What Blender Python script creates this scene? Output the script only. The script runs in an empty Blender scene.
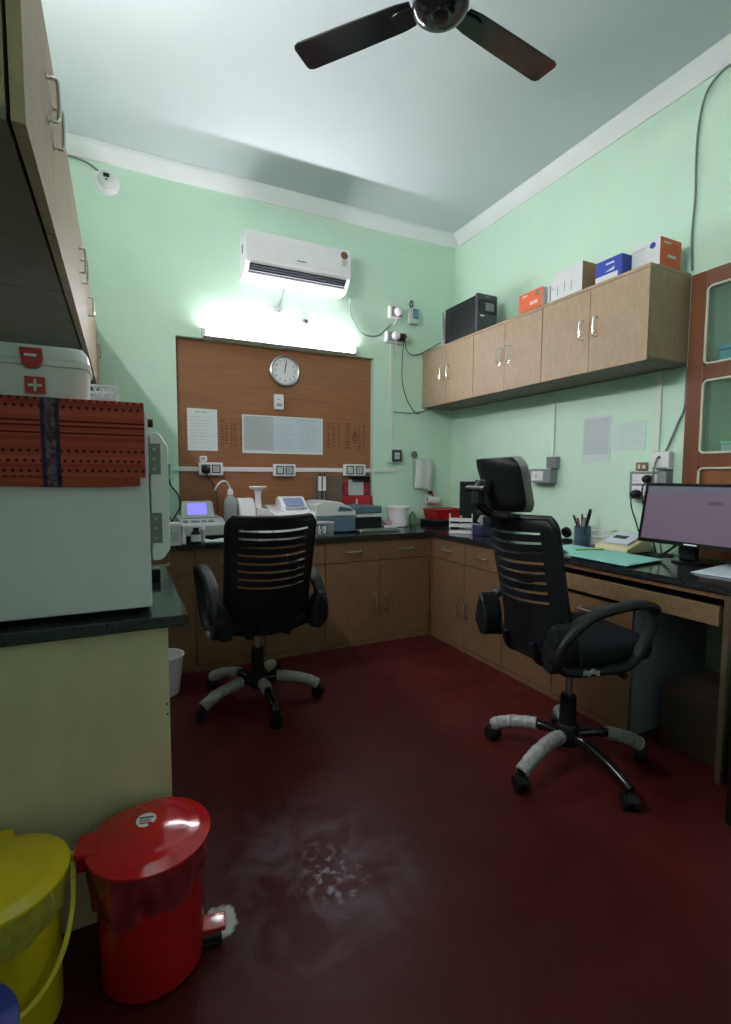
import bpy, bmesh, math, random
from mathutils import Vector, Matrix
random.seed(7)
S = bpy.context.scene
C = S.collection
PI = math.pi
def R(d): return math.radians(d)

# ---------------------------------------------------------------- materials
MATS = {}
def mat(name, col, rough=.5, metal=0., spec=.5, noise=0., nscale=20., stretch=(1,1,1), bump=0., emit=None, estr=0., trans=0., sub=0., coat=0.):
    m = bpy.data.materials.new(name); m.use_nodes = True
    nt = m.node_tree; b = nt.nodes['Principled BSDF']
    b.inputs['Base Color'].default_value = (*col, 1)
    b.inputs['Roughness'].default_value = rough
    b.inputs['Metallic'].default_value = metal
    b.inputs['Specular IOR Level'].default_value = spec
    b.inputs['Coat Weight'].default_value = coat
    if trans: b.inputs['Transmission Weight'].default_value = trans
    if emit:
        b.inputs['Emission Color'].default_value = (*emit, 1)
        b.inputs['Emission Strength'].default_value = estr
    tc = nt.nodes.new('ShaderNodeTexCoord'); mp = nt.nodes.new('ShaderNodeMapping')
    mp.inputs['Scale'].default_value = stretch
    nz = nt.nodes.new('ShaderNodeTexNoise'); nz.inputs['Scale'].default_value = nscale; nz.inputs['Detail'].default_value = 5
    nt.links.new(tc.outputs['Object'], mp.inputs['Vector']); nt.links.new(mp.outputs[0], nz.inputs['Vector'])
    if noise:
        mx = nt.nodes.new('ShaderNodeMix'); mx.data_type = 'RGBA'
        mx.inputs[6].default_value = (*[c*(1-noise) for c in col], 1)
        mx.inputs[7].default_value = (*[min(1, c*(1+noise)) for c in col], 1)
        rp = nt.nodes.new('ShaderNodeMapRange'); rp.inputs[1].default_value = .3; rp.inputs[2].default_value = .7
        nt.links.new(nz.outputs['Fac'], rp.inputs[0]); nt.links.new(rp.outputs[0], mx.inputs[0])
        nt.links.new(mx.outputs[2], b.inputs['Base Color'])
    if bump:
        bp = nt.nodes.new('ShaderNodeBump'); bp.inputs['Strength'].default_value = bump; bp.inputs['Distance'].default_value = .004
        nt.links.new(nz.outputs['Fac'], bp.inputs['Height']); nt.links.new(bp.outputs[0], b.inputs['Normal'])
    MATS[name] = m
    return m

class N:
    """tiny helper for shader maths"""
    def __init__(s, m): s.nt = m.node_tree
    def new(s, t, **k):
        n = s.nt.nodes.new(t)
        for a, v in k.items(): setattr(n, a, v)
        return n
    def inp(s, sock, v):
        if isinstance(v, (int, float)): sock.default_value = v
        else: s.nt.links.new(v, sock)
    def math(s, op, a, b=0.):
        n = s.new('ShaderNodeMath', operation=op); s.inp(n.inputs[0], a); s.inp(n.inputs[1], b); return n.outputs[0]
    def rng(s, v, a, b, c=0., d=1.):
        n = s.new('ShaderNodeMapRange'); s.inp(n.inputs[0], v)
        for i, q in enumerate((a, b, c, d)): n.inputs[i+1].default_value = q
        return n.outputs[0]
    def mix(s, f, a, b):
        n = s.new('ShaderNodeMix', data_type='RGBA'); s.inp(n.inputs[0], f)
        for i, q in ((6, a), (7, b)):
            if isinstance(q, tuple): n.inputs[i].default_value = (*q, 1)
            else: s.nt.links.new(q, n.inputs[i])
        return n.outputs[2]
    def noise(s, vec, sc, det=4., dist=0.):
        n = s.new('ShaderNodeTexNoise'); n.inputs['Scale'].default_value = sc; n.inputs['Detail'].default_value = det
        n.inputs['Distortion'].default_value = dist
        if vec is not None: s.nt.links.new(vec, n.inputs['Vector'])
        return n.outputs['Fac']

WALL = mat('mint_wall_paint', (.62, .84, .68), .55, spec=.3, noise=.03, nscale=3, bump=.02)
CEIL = mat('ceiling_paint', (.55, .63, .64), .8, spec=.2, noise=.02, nscale=2)
CORN = mat('cornice_paint', (.80, .84, .84), .7, spec=.2, noise=.02, nscale=4)
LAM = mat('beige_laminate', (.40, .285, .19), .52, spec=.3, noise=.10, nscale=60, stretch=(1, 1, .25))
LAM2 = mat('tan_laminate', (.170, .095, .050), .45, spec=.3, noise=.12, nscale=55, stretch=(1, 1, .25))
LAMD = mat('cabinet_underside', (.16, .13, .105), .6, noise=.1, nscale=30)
CREAM = mat('cream_laminate', (.66, .54, .37), .55, spec=.3, noise=.08, nscale=9, stretch=(1, 1, .5))
PLYED = mat('tan_edge_band', (.20, .125, .06), .5, noise=.15, nscale=40)
HINGE = mat('worn_hinge_steel', (.20, .20, .19), .4, metal=.4, noise=.1, nscale=50)
EDGED = mat('dark_edge_band', (.10, .065, .033), .5, noise=.15, nscale=40)
CONDM = mat('painted_conduit', (.72, .82, .74), .5, noise=.02, nscale=5)
GRAN = mat('black_granite', (.020, .023, .025), .12, spec=.42, noise=.8, nscale=150)
BLK = mat('black_plastic', (.006, .007, .010), .5, spec=.28, noise=.2, nscale=60)
BLKG = mat('glossy_black', (.006, .006, .007), .12, noise=.1, nscale=8)
BLKF = mat('black_fabric', (.006, .007, .012), .85, spec=.2, noise=.3, nscale=250, bump=.2)
DGREY = mat('dark_grey_plastic', (.045, .058, .066), .45, noise=.1, nscale=30)
GREYP = mat('grey_plastic', (.22, .245, .26), .5, noise=.05, nscale=30)
GREYC = mat('grey_fabric', (.20, .21, .20), .8, noise=.12, nscale=120, bump=.1)
BLUEG = mat('blue_grey_plastic', (.09, .15, .20), .45, noise=.06, nscale=30)
WHT = mat('white_plastic', (.82, .80, .83), .35, noise=.02, nscale=12)
OFFW = mat('offwhite_plastic', (.60, .65, .62), .4, noise=.03, nscale=12)
BEIGE = mat('beige_plastic', (.66, .58, .36), .45, noise=.04, nscale=20)
ENAM = mat('grey_enamel', (.81, .75, .81), .4, noise=.03, nscale=5)
STEEL = mat('chrome', (.75, .75, .75), .18, metal=1, noise=.03, nscale=30)
SATIN = mat('satin_steel', (.45, .47, .48), .35, metal=1, noise=.06, nscale=60)
PAPER = mat('paper', (.74, .78, .79), .7, spec=.2, noise=.02, nscale=15)
PAPERG = mat('grey_paper', (.50, .53, .56), .6, spec=.2, noise=.10, nscale=200)
PAPERB = mat('bluish_paper', (.60, .68, .76), .6, spec=.2, noise=.06, nscale=160)
INK = mat('grey_ink', (.38, .40, .42), .7, noise=.1, nscale=50)
FAINT = mat('faint_ink', (.54, .60, .61), .7, noise=.05, nscale=50)
TEALL = mat('pale_teal_card', (.34, .68, .62), .6, noise=.04, nscale=20)
INKD = mat('dark_ink', (.03, .03, .035), .6, noise=.1, nscale=50)
STAMP = mat('brown_stamp_ink', (.13, .040, .020), .6, noise=.3, nscale=40)
TEALP = mat('teal_card', (.26, .62, .55), .6, noise=.04, nscale=20)
TEAL2 = mat('teal_box_card', (.03, .30, .36), .5, noise=.1, nscale=20)
MINTB = mat('pale_teal_box_card', (.30, .55, .52), .5, noise=.08, nscale=20)
RED = mat('red_plastic', (.46, .010, .011), .12, noise=.05, nscale=10)
REDM = mat('red_clasp_plastic', (.48, .02, .03), .35, noise=.05, nscale=30)
REDT = mat('red_film', (.26, .02, .03), .3, noise=.45, nscale=28, bump=.6)
YEL = mat('yellow_plastic', (.68, .50, .012), .22, noise=.05, nscale=10)
YELF = mat('yellow_film', (.44, .36, .05), .35, noise=.25, nscale=25, bump=.5)
BLUEB = mat('blue_plastic', (.012, .03, .25), .3, noise=.05, nscale=10)
ORNG = mat('orange_card', (.72, .11, .025), .5, noise=.03, nscale=20)
BLUEC = mat('blue_card', (.02, .05, .38), .45, noise=.08, nscale=20)
WCARD = mat('white_card', (.72, .74, .75), .55, noise=.04, nscale=25)
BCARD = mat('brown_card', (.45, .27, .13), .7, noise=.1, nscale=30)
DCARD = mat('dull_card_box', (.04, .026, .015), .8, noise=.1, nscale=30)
LAV = mat('pale_lining_laminate', (.30, .32, .40), .5, noise=.06, nscale=8)
WOODR = mat('teak_wood', (.17, .052, .020), .35, noise=.25, nscale=14, stretch=(1, 1, .12))
WOODP = mat('teak_panel', (.22, .075, .022), .4, noise=.25, nscale=12, stretch=(1, 1, .12))
BEAD = mat('cream_beading', (.60, .60, .48), .5, noise=.05, nscale=20)
CABLE = mat('grey_cable', (.16, .20, .19), .5, noise=.1, nscale=40)
CABLEB = mat('black_cable', (.012, .013, .014), .5, noise=.1, nscale=40)
CABLER = mat('dark_red_cable', (.07, .012, .012), .5, noise=.1, nscale=40)
WRAP = mat('bubble_wrap', (.27, .28, .28), .4, noise=.3, nscale=45, bump=.9)
TOWEL = mat('white_towel', (.68, .71, .70), .95, spec=.1, noise=.05, nscale=150, bump=.6)
TEALS = mat('blue_label', (.05, .22, .36), .4, noise=.1, nscale=60)
GREENP = mat('green_pen_plastic', (.20, .50, .06), .4, noise=.05, nscale=30)
BRONZ = mat('bronze_glaze', (.16, .10, .03), .4, noise=.3, nscale=50)
LOUVR = mat('dark_louvre', (.025, .03, .04), .5, noise=.2, nscale=60)
TUBE = mat('tube_phosphor', (.9, .9, .9), .4, noise=.01, emit=(1., .945, 1.), estr=122.)
TUBE2 = mat('tube_phosphor_cool', (.9, .9, .9), .4, noise=.01, emit=(1., .945, 1.), estr=205.)
SCRB = mat('blue_lcd', (.05, .05, .1), .3, noise=.02, emit=(.20, .18, .95), estr=1.0)
SCRG = mat('grey_lcd', (.05, .07, .1), .3, noise=.02, emit=(.10, .14, .24), estr=.6)
SCRM = mat('monitor_picture', (.02, .02, .02), .3, noise=.02, emit=(.125, .085, .13), estr=.55)
SCRT = mat('monitor_top_bar', (.02, .02, .02), .3, noise=.02, emit=(.09, .10, .15), estr=.55)
SCRD = mat('monitor_button', (.02, .02, .02), .3, noise=.02, emit=(.03, .02, .06), estr=.8)

# plywood board: long horizontal grain
BOARD = mat('brown_plywood', (.24, .09, .04), .30, spec=.4)
n = N(BOARD); nt = BOARD.node_tree
tc = n.new('ShaderNodeTexCoord'); mp = n.new('ShaderNodeMapping'); mp.inputs['Scale'].default_value = (.8, 6, 14)
nt.links.new(tc.outputs['Object'], mp.inputs['Vector'])
g = n.noise(mp.outputs[0], 3., 8., .6)
nt.links.new(n.mix(n.rng(g, .3, .7), (.27, .108, .052), (.34, .142, .070)), nt.nodes['Principled BSDF'].inputs['Base Color'])

# red oxide floor: mottled polish, worn patches, whitish stains with the tube's reflection painted in
FLOOR = mat('red_oxide_floor', (.06, .008, .008), .3, spec=.12)
n = N(FLOOR); nt = FLOOR.node_tree; pb = nt.nodes['Principled BSDF']
tc = n.new('ShaderNodeTexCoord'); ov = tc.outputs['Object']
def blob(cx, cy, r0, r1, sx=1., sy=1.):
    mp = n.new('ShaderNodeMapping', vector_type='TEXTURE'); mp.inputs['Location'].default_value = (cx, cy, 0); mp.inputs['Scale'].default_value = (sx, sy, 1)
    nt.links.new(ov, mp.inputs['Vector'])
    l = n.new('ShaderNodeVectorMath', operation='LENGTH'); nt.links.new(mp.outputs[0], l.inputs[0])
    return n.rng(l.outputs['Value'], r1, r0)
base = n.mix(n.rng(n.noise(ov, 5., 6., .4), .3, .7), (.050, .0062, .0064), (.072, .0098, .0096))
base = n.mix(n.math('MULTIPLY', n.rng(n.noise(ov, 2.2, 5., .8), .48, .75), .35), base, (.085, .022, .024))
stain_glare = n.math('MULTIPLY', blob(-2.20, -2.47, .02, .15, .8, 1.25), n.rng(n.noise(ov, 30., 3., .2), .50, .66))
glare_haze = n.math('MULTIPLY', blob(-2.24, -2.43, .05, .36, 1.1, 1.2), n.math('MULTIPLY', n.rng(n.noise(ov, 7., 4., .7), .42, .72), .30))  # soft pale haze standing in for the back tube's glare on the floor
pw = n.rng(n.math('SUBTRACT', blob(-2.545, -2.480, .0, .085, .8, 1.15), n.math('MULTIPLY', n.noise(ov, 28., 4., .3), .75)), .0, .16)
al = n.math('MAXIMUM', n.math('MULTIPLY', stain_glare, .75), glare_haze)
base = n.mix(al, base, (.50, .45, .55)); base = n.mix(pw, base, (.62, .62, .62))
nt.links.new(base, pb.inputs['Base Color'])
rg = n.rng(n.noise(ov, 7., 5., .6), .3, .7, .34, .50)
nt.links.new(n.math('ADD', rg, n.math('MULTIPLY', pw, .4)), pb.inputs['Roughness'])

# folded handloom towel: zigzag bands and a blue-grey stripe down it
CLOTH = mat('red_handloom_cloth', (.35, .06, .04), .9, spec=.1)
n = N(CLOTH); nt = CLOTH.node_tree; pb = nt.nodes['Principled BSDF']
tc = n.new('ShaderNodeTexCoord'); sx = n.new('ShaderNodeSeparateXYZ'); nt.links.new(tc.outputs['Object'], sx.inputs[0])
X, Y, Z = sx.outputs
bands = n.noise(None, 1.)
cz = n.new('ShaderNodeCombineXYZ'); nt.links.new(n.math('SUBTRACT', Z, n.math('MULTIPLY', Y, .3)), cz.inputs[2])
bn = n.noise(cz.outputs[0], 42., 3.)
col = n.mix(n.rng(bn, .38, .62), (.32, .050, .036), (.50, .095, .060))
def rows(z0, per, k):   # k rows of dots starting at z0 going down
    o = None
    for i in range(k):
        d = n.math('ABSOLUTE', n.math('SUBTRACT', Z, z0-i*per))
        w = n.math('MULTIPLY', n.math('SINE', n.math('ADD', n.math('MULTIPLY', X, 2*PI/.0175), i*PI)), .0042)
        v = n.math('LESS_THAN', n.math('SUBTRACT', d, w), .0004)
        o = v if o is None else n.math('MAXIMUM', o, v)
    return o
dots = n.math('MAXIMUM', rows(.201, .019, 2), rows(.070, .0255, 3))
col = n.mix(dots, col, (.075, .016, .016))
for zz in (.146, .134, .116):
    col = n.mix(n.math('LESS_THAN', n.math('ABSOLUTE', n.math('SUBTRACT', Z, zz)), .0022), col, (.09, .010, .010))
sd = n.math('ABSOLUTE', n.math('SUBTRACT', X, -2.9225))
chk = n.noise(tc.outputs['Object'], 70., 2.)
col = n.mix(n.math('MULTIPLY', n.math('LESS_THAN', sd, .021), .86), col, n.mix(n.rng(chk, .4, .6), (.05, .035, .06), (.13, .13, .18)))
col = n.mix(n.math('MULTIPLY', n.math('LESS_THAN', n.math('ABSOLUTE', n.math('SUBTRACT', sd, .016)), .005), .8), col, (.02, .02, .07))
nt.links.new(col, pb.inputs['Base Color'])
wv = n.noise(tc.outputs['Object'], 300., 2.); bp = n.new('ShaderNodeBump'); bp.inputs['Strength'].default_value = .4; bp.inputs['Distance'].default_value = .003
nt.links.new(wv, bp.inputs['Height']); nt.links.new(bp.outputs[0], pb.inputs['Normal'])

def clear(name, tint, refl=.12, rough=.05):
    m = bpy.data.materials.new(name); m.use_nodes = True; nt = m.node_tree
    for q in list(nt.nodes): nt.nodes.remove(q)
    o = nt.nodes.new('ShaderNodeOutputMaterial'); mx = nt.nodes.new('ShaderNodeMixShader')
    t = nt.nodes.new('ShaderNodeBsdfTransparent'); t.inputs[0].default_value = (*tint, 1)
    p = nt.nodes.new('ShaderNodeBsdfPrincipled'); p.inputs['Base Color'].default_value = (.7*tint[0], .7*tint[1], .7*tint[2], 1); p.inputs['Roughness'].default_value = rough
    lw = nt.nodes.new('ShaderNodeLayerWeight'); lw.inputs[0].default_value = .3
    mr = nt.nodes.new('ShaderNodeMapRange'); mr.inputs[3].default_value = refl; mr.inputs[4].default_value = min(1, refl+.5)
    nt.links.new(lw.outputs['Facing'], mr.inputs[0]); nt.links.new(mr.outputs[0], mx.inputs[0])
    nt.links.new(t.outputs[0], mx.inputs[1]); nt.links.new(p.outputs[0], mx.inputs[2]); nt.links.new(mx.outputs[0], o.inputs[0])
    return m
GLASS = clear('clear_glass', (.97, 1., .98), .025)
ACRYL = clear('clear_acrylic', (.88, .90, .88), .06)
MILKY = clear('milky_plastic', (.88, .92, .95), .6, .35)
CUPG = clear('smoky_blue_cup', (.35, .50, .62), .22)
POLY = clear('polythene_wrap', (.80, .82, .80), .38, .3)

# ---------------------------------------------------------------- mesh helpers
class MB:
    def __init__(s): s.bm = bmesh.new()
    def _bev(s, vs, b, seg):
        es = set(e for v in vs for e in v.link_edges)
        bmesh.ops.bevel(s.bm, geom=list(es), offset=b, segments=seg, profile=.5, affect='EDGES')
    def box(s, x0, x1, y0, y1, z0, z1, bev=0, seg=2, M=None):
        r = bmesh.ops.create_cube(s.bm, size=1)
        vs = r['verts']
        bmesh.ops.scale(s.bm, vec=(abs(x1-x0), abs(y1-y0), abs(z1-z0)), verts=vs)
        bmesh.ops.translate(s.bm, vec=((x0+x1)/2, (y0+y1)/2, (z0+z1)/2), verts=vs)
        if M is not None: bmesh.ops.transform(s.bm, matrix=M, verts=vs)
        if bev: s._bev(vs, bev, seg)
        return s
    def prism(s, poly, axis, a, b, bev=0, seg=2, M=None):
        """poly = 2D outline in the two other axes (in order x,y,z), extruded from a to b along axis"""
        def P(p, t):
            return {'x': (t, p[0], p[1]), 'y': (p[0], t, p[1]), 'z': (p[0], p[1], t)}[axis]
        A = [s.bm.verts.new(P(p, a)) for p in poly]; B = [s.bm.verts.new(P(p, b)) for p in poly]
        k = len(poly)
        s.bm.faces.new(A); s.bm.faces.new(B[::-1])
        for i in range(k): s.bm.faces.new((A[i], B[i], B[(i+1) % k], A[(i+1) % k]))
        if M is not None: bmesh.ops.transform(s.bm, matrix=M, verts=A+B)
        if bev: s._bev(A+B, bev, seg)
        return s
    def lathe(s, prof, c=(0, 0, 0), nseg=28, M=None, sx=1., sy=1.):
        rings = []; vs = []
        for r, z in prof:
            if r < 1e-6: ring = [s.bm.verts.new((c[0], c[1], c[2]+z))]
            else: ring = [s.bm.verts.new((c[0]+r*sx*math.cos(2*PI*i/nseg), c[1]+r*sy*math.sin(2*PI*i/nseg), c[2]+z)) for i in range(nseg)]
            rings.append(ring); vs += ring
        for a, b in zip(rings, rings[1:]):
            for i in range(nseg):
                j = (i+1) % nseg
                if len(a) == 1 and len(b) == 1: break
                if len(a) == 1: s.bm.faces.new((a[0], b[j], b[i]))
                elif len(b) == 1: s.bm.faces.new((a[i], a[j], b[0]))
                else: s.bm.faces.new((a[i], a[j], b[j], b[i]))
        if M is not None: bmesh.ops.transform(s.bm, matrix=M, verts=vs)
        return s
    def cyl(s, p0, p1, r0, r1=None, nseg=16, cap=True):
        r1 = r0 if r1 is None else r1
        p0, p1 = Vector(p0), Vector(p1); d = p1-p0; L = d.length
        M = Matrix.Translation(p0) @ d.to_track_quat('Z', 'Y').to_matrix().to_4x4()
        pr = [(r0, 0), (r1, L)]
        if cap: pr = [(0, 0)]+pr+[(0, L)]
        return s.lathe(pr, (0, 0, 0), nseg, M)
    def sweep(s, pts, sect, closed=False, up=Vector((0, 0, 1)), scales=None):
        """sect(list of 2D) swept along pts; first axis is side, second is up"""
        pts = [Vector(p) for p in pts]; k = len(pts); rings = []
        prevn = None
        for i, p in enumerate(pts):
            if closed: t = pts[(i+1) % k]-pts[i-1]
            else: t = pts[min(i+1, k-1)]-pts[max(i-1, 0)]
            t.normalize()
            if prevn is None:
                u = up if abs(t.dot(up)) < .95 else Vector((0, 1, 0)) if abs(t.y) < .9 else Vector((1, 0, 0))
                nn = (u-t*u.dot(t)).normalized()
            else:
                nn = prevn-t*prevn.dot(t)
                nn = nn.normalized() if nn.length > 1e-6 else prevn
            prevn = nn; sd = t.cross(nn)
            q = 1. if scales is None else scales[i]
            rings.append([s.bm.verts.new(p+sd*a*q+nn*b*q) for a, b in sect])
        m = len(sect)
        for i in range(k if closed else k-1):
            a, b = rings[i], rings[(i+1) % k]
            for j in range(m): s.bm.faces.new((a[j], a[(j+1) % m], b[(j+1) % m], b[j]))
        if not closed:
            s.bm.faces.new(rings[0][::-1]); s.bm.faces.new(rings[-1])
        return s
    def tube(s, pts, r, nseg=8, closed=False, scales=None, smooth=0):
        if smooth: pts = spline(pts, smooth, closed)
        return s.sweep(pts, [(r*math.cos(2*PI*i/nseg), r*math.sin(2*PI*i/nseg)) for i in range(nseg)], closed, scales=scales)
    def sheet(s, F, us, vs, th, mask=None):
        """curved slab: F(u,v)->(point, normal); cells masked out leave holes"""
        nu, nv = len(us), len(vs); A = {}; B = {}
        for i, u in enumerate(us):
            for j, v in enumerate(vs):
                p, q = F(u, v); p = Vector(p); q = Vector(q)
                A[i, j] = s.bm.verts.new(p+q*th/2); B[i, j] = s.bm.verts.new(p-q*th/2)
        ok = lambda i, j: 0 <= i < nu-1 and 0 <= j < nv-1 and (mask is None or mask((us[i]+us[i+1])/2, (vs[j]+vs[j+1])/2))
        for i in range(nu-1):
            for j in range(nv-1):
                if not ok(i, j): continue
                s.bm.faces.new((A[i, j], A[i+1, j], A[i+1, j+1], A[i, j+1])); s.bm.faces.new((B[i, j], B[i, j+1], B[i+1, j+1], B[i+1, j]))
                for (di, dj, a, b) in ((-1, 0, (i, j), (i, j+1)), (1, 0, (i+1, j), (i+1, j+1)), (0, -1, (i, j), (i+1, j)), (0, 1, (i, j+1), (i+1, j+1))):
                    if not ok(i+di, j+dj): s.bm.faces.new((A[a], A[b], B[b], B[a]))
        bmesh.ops.delete(s.bm, geom=[v for v in list(A.values())+list(B.values()) if not v.link_faces], context='VERTS')
        return s
    def sph(s, c, r, sc=(1, 1, 1), u=16, v=10):
        M = Matrix.Translation(c) @ Matrix.Diagonal((*sc, 1))
        bmesh.ops.create_uvsphere(s.bm, u_segments=u, v_segments=v, radius=r, matrix=M); return s
    def text(s, txt, size, M):
        cu = bpy.data.curves.new('lettering', 'FONT'); cu.body = txt; cu.size = size; cu.align_x = 'CENTER'; cu.align_y = 'CENTER'; cu.extrude = .0004; cu.resolution_u = 2
        o = bpy.data.objects.new('lettering', cu); C.objects.link(o)
        me = bpy.data.meshes.new_from_object(o); k = len(s.bm.verts); s.bm.from_mesh(me); s.bm.verts.ensure_lookup_table()
        bmesh.ops.transform(s.bm, matrix=M, verts=s.bm.verts[k:])
        bpy.data.objects.remove(o); bpy.data.curves.remove(cu); bpy.data.meshes.remove(me); return s
    def xf(s, M): bmesh.ops.transform(s.bm, matrix=M, verts=s.bm.verts[:]); return s
    def build(s, name, m, parent=None, ang=38, origin=None, smooth=True):
        bmesh.ops.recalc_face_normals(s.bm, faces=s.bm.faces[:])
        off = Vector((0, 0, 0)); p = parent
        while p is not None: off += p.location; p = p.parent
        if parent is None:
            if origin is None:
                xs = [v.co for v in s.bm.verts]
                lo = Vector([min(v[i] for v in xs) for i in range(3)]); hi = Vector([max(v[i] for v in xs) for i in range(3)])
                origin = ((lo.x+hi.x)/2, (lo.y+hi.y)/2, lo.z)
            off = Vector(origin)
        bmesh.ops.translate(s.bm, vec=-off, verts=s.bm.verts[:])
        me = bpy.data.meshes.new(name); s.bm.to_mesh(me); s.bm.free()
        me.materials.append(m)
        if smooth:
            me.shade_smooth(); me.set_sharp_from_angle(angle=R(ang))
        o = bpy.data.objects.new(name, me); C.objects.link(o)
        if smooth:
            wn = o.modifiers.new('weighted_normals', 'WEIGHTED_NORMAL'); wn.keep_sharp = True; wn.weight = 100
        if parent is None: o.location = off
        else: o.parent = parent
        return o

def spline(pts, k=6, closed=False):
    P = [Vector(p) for p in pts]; n_ = len(P); out = []
    for i in range(n_ if closed else n_-1):
        g = (lambda q: P[q % n_]) if closed else (lambda q: P[max(0, min(n_-1, q))])
        a, b, c, d = g(i-1), g(i), g(i+1), g(i+2)
        for t in range(k):
            t /= k
            out.append(.5*((2*b)+(c-a)*t+(2*a-5*b+4*c-d)*t*t+(3*b-a-3*c+d)*t**3))
    if not closed: out.append(P[-1])
    return out
def rrect(w, h, r, k=4):
    o = []
    for cx, cy, a0 in ((w/2-r, h/2-r, 0), (-w/2+r, h/2-r, 90), (-w/2+r, -h/2+r, 180), (w/2-r, -h/2+r, 270)):
        for i in range(k+1):
            a = R(a0+90*i/k); o.append((cx+r*math.cos(a), cy+r*math.sin(a)))
    return o
def moved(poly, dx, dy): return [(a+dx, b+dy) for a, b in poly]

def tag(o, label, cat, group=None):
    o['label'] = label; o['category'] = cat
    if group: o['group'] = group
    return o
def thing(name, label, cat, loc=(0, 0, 0), rz=0., group=None):
    o = bpy.data.objects.new(name, None); C.objects.link(o); o.empty_display_size = .05
    o.location = loc; o.rotation_euler = (0, 0, rz)
    return tag(o, label, cat, group)
def struct(name, mb, m, **k):
    o = mb.build(name, m, **k); o['kind'] = 'structure'; return o
def dup(root, loc, rz, label, group=None):
    def cp(o, par):
        c = o.copy(); C.objects.link(c)
        if par is not None: c.parent = par
        for ch in list(o.children): cp(ch, c)
        return c
    r = cp(root, None); r.location = loc; r.rotation_euler = (0, 0, rz); r['label'] = label
    if group: r['group'] = group
    return r
EXPOSURE = 0.55
# ---------------------------------------------------------------- room shell
XL, YF, ZC = -3.21, -4.75, 3.39
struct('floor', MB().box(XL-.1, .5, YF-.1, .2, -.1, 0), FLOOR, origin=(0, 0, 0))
struct('ceiling', MB().box(XL-.1, .5, YF-.1, .2, ZC, ZC+.1), CEIL)
NX0, NX1, NZ = -2.39, -.817, 2.238      # recess for the plywood board
b = MB()
b.box(XL-.1, NX0, 0, .2, 0, ZC).box(NX1, .5, 0, .2, 0, ZC).box(NX0, NX1, 0, .2, NZ, ZC).box(NX0, NX1, 0, .2, 0, .80).box(NX0, NX1, .08, .2, .80, NZ)
struct('wall_back', b, WALL)
AY0, AY1, AZ, AB = -3.30, -2.185, 2.27, .83       # opening of the built-in almirah
b = MB()
b.box(0, .1, AY1, 0, 0, ZC).box(0, .1, YF, AY0, 0, ZC).box(0, .1, AY0, AY1, AZ, ZC).box(0, .5, AY0, AY1, 0, AB)
struct('wall_right', b, WALL)
struct('wall_left', MB().box(XL-.1, XL, YF-.1, 0, 0, ZC), WALL)
struct('wall_front', MB().box(XL, .1, YF-.1, YF, 0, ZC), WALL)
def cornice(name, M, L0, L1):
    prof = [(0, 3.285), (-.012, 3.285), (-.018, 3.297), (-.052, 3.355), (-.06, 3.372), (-.06, ZC-.001), (0, ZC-.001)]
    struct(name, MB().prism(prof, 'x', L0, L1, M=M), CORN, ang=50)
cornice('trim_1', None, XL+.002, -.001)
cornice('trim_2', Matrix.Rotation(-PI/2, 4, 'Z'), .0621, -YF)
cornice('trim_3', Matrix.Translation((XL, 0, 0)) @ Matrix.Rotation(PI/2, 4, 'Z'), YF, -.0621)

# ---------------------------------------------------------------- plywood board and what hangs on it
BY = .055
bd = thing('plywood_board', 'large reddish brown plywood backboard set into the wall recess under the tube light', 'board', ((NX0+NX1)/2, BY, .83))
MB().box(NX0+.001, NX1-.001, BY, BY+.02, .83, NZ-.002).build('panel', BOARD, bd)
def stencil(x0, x1, z0, z1, cols, ring=None):
    b = MB()
    rnd = random.Random(int(x0*1000))
    for i, w in cols:
        x = x0+(x1-x0)*i; z = z0+rnd.random()*.04; ze = z1-rnd.random()*.05
        while z < ze:
            l = .008+rnd.random()*.014
            b.box(x-w/2, x-w/2+w*(.35+.3*rnd.random()), BY-.0008, BY, z, z+l*.4)
            b.box(x-w/2, x+w/2, BY-.0008, BY, z+l*.45, z+l*.7)
            if rnd.random() < .6: b.box(x+w*.2, x+w/2, BY-.0008, BY, z+l*.2, z+l)
            z += l+.006
    if ring:
        cx, cz, r = ring
        b.tube([(cx+r*math.cos(2*PI*k/20), BY-.0005, cz+r*math.sin(2*PI*k/20)) for k in range(20)], .004, 5, True)
        b.box(cx-r*.5, cx+r*.5, BY-.0008, BY, cz-.006, cz+.006)
    b.build('printed_stamp', STAMP, bd, smooth=False)
stencil(-2.07, -1.91, 1.45, 1.70, [(0, .022), (.2, .016), (.45, .02), (.62, .02), (.95, .03)])
stencil(-2.365, -2.325, 1.47, 1.68, [(.2, .012), (.8, .012)])
stencil(-1.21, -.86, 1.46, 1.70, [(.02, .022), (.14, .022), (.27, .014), (.70, .022), (.82, .022), (.95, .024)])
stencil(-1.045, -1.005, 1.44, 1.73, [(.3, .04)], (-.962, 1.575, .030))

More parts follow.
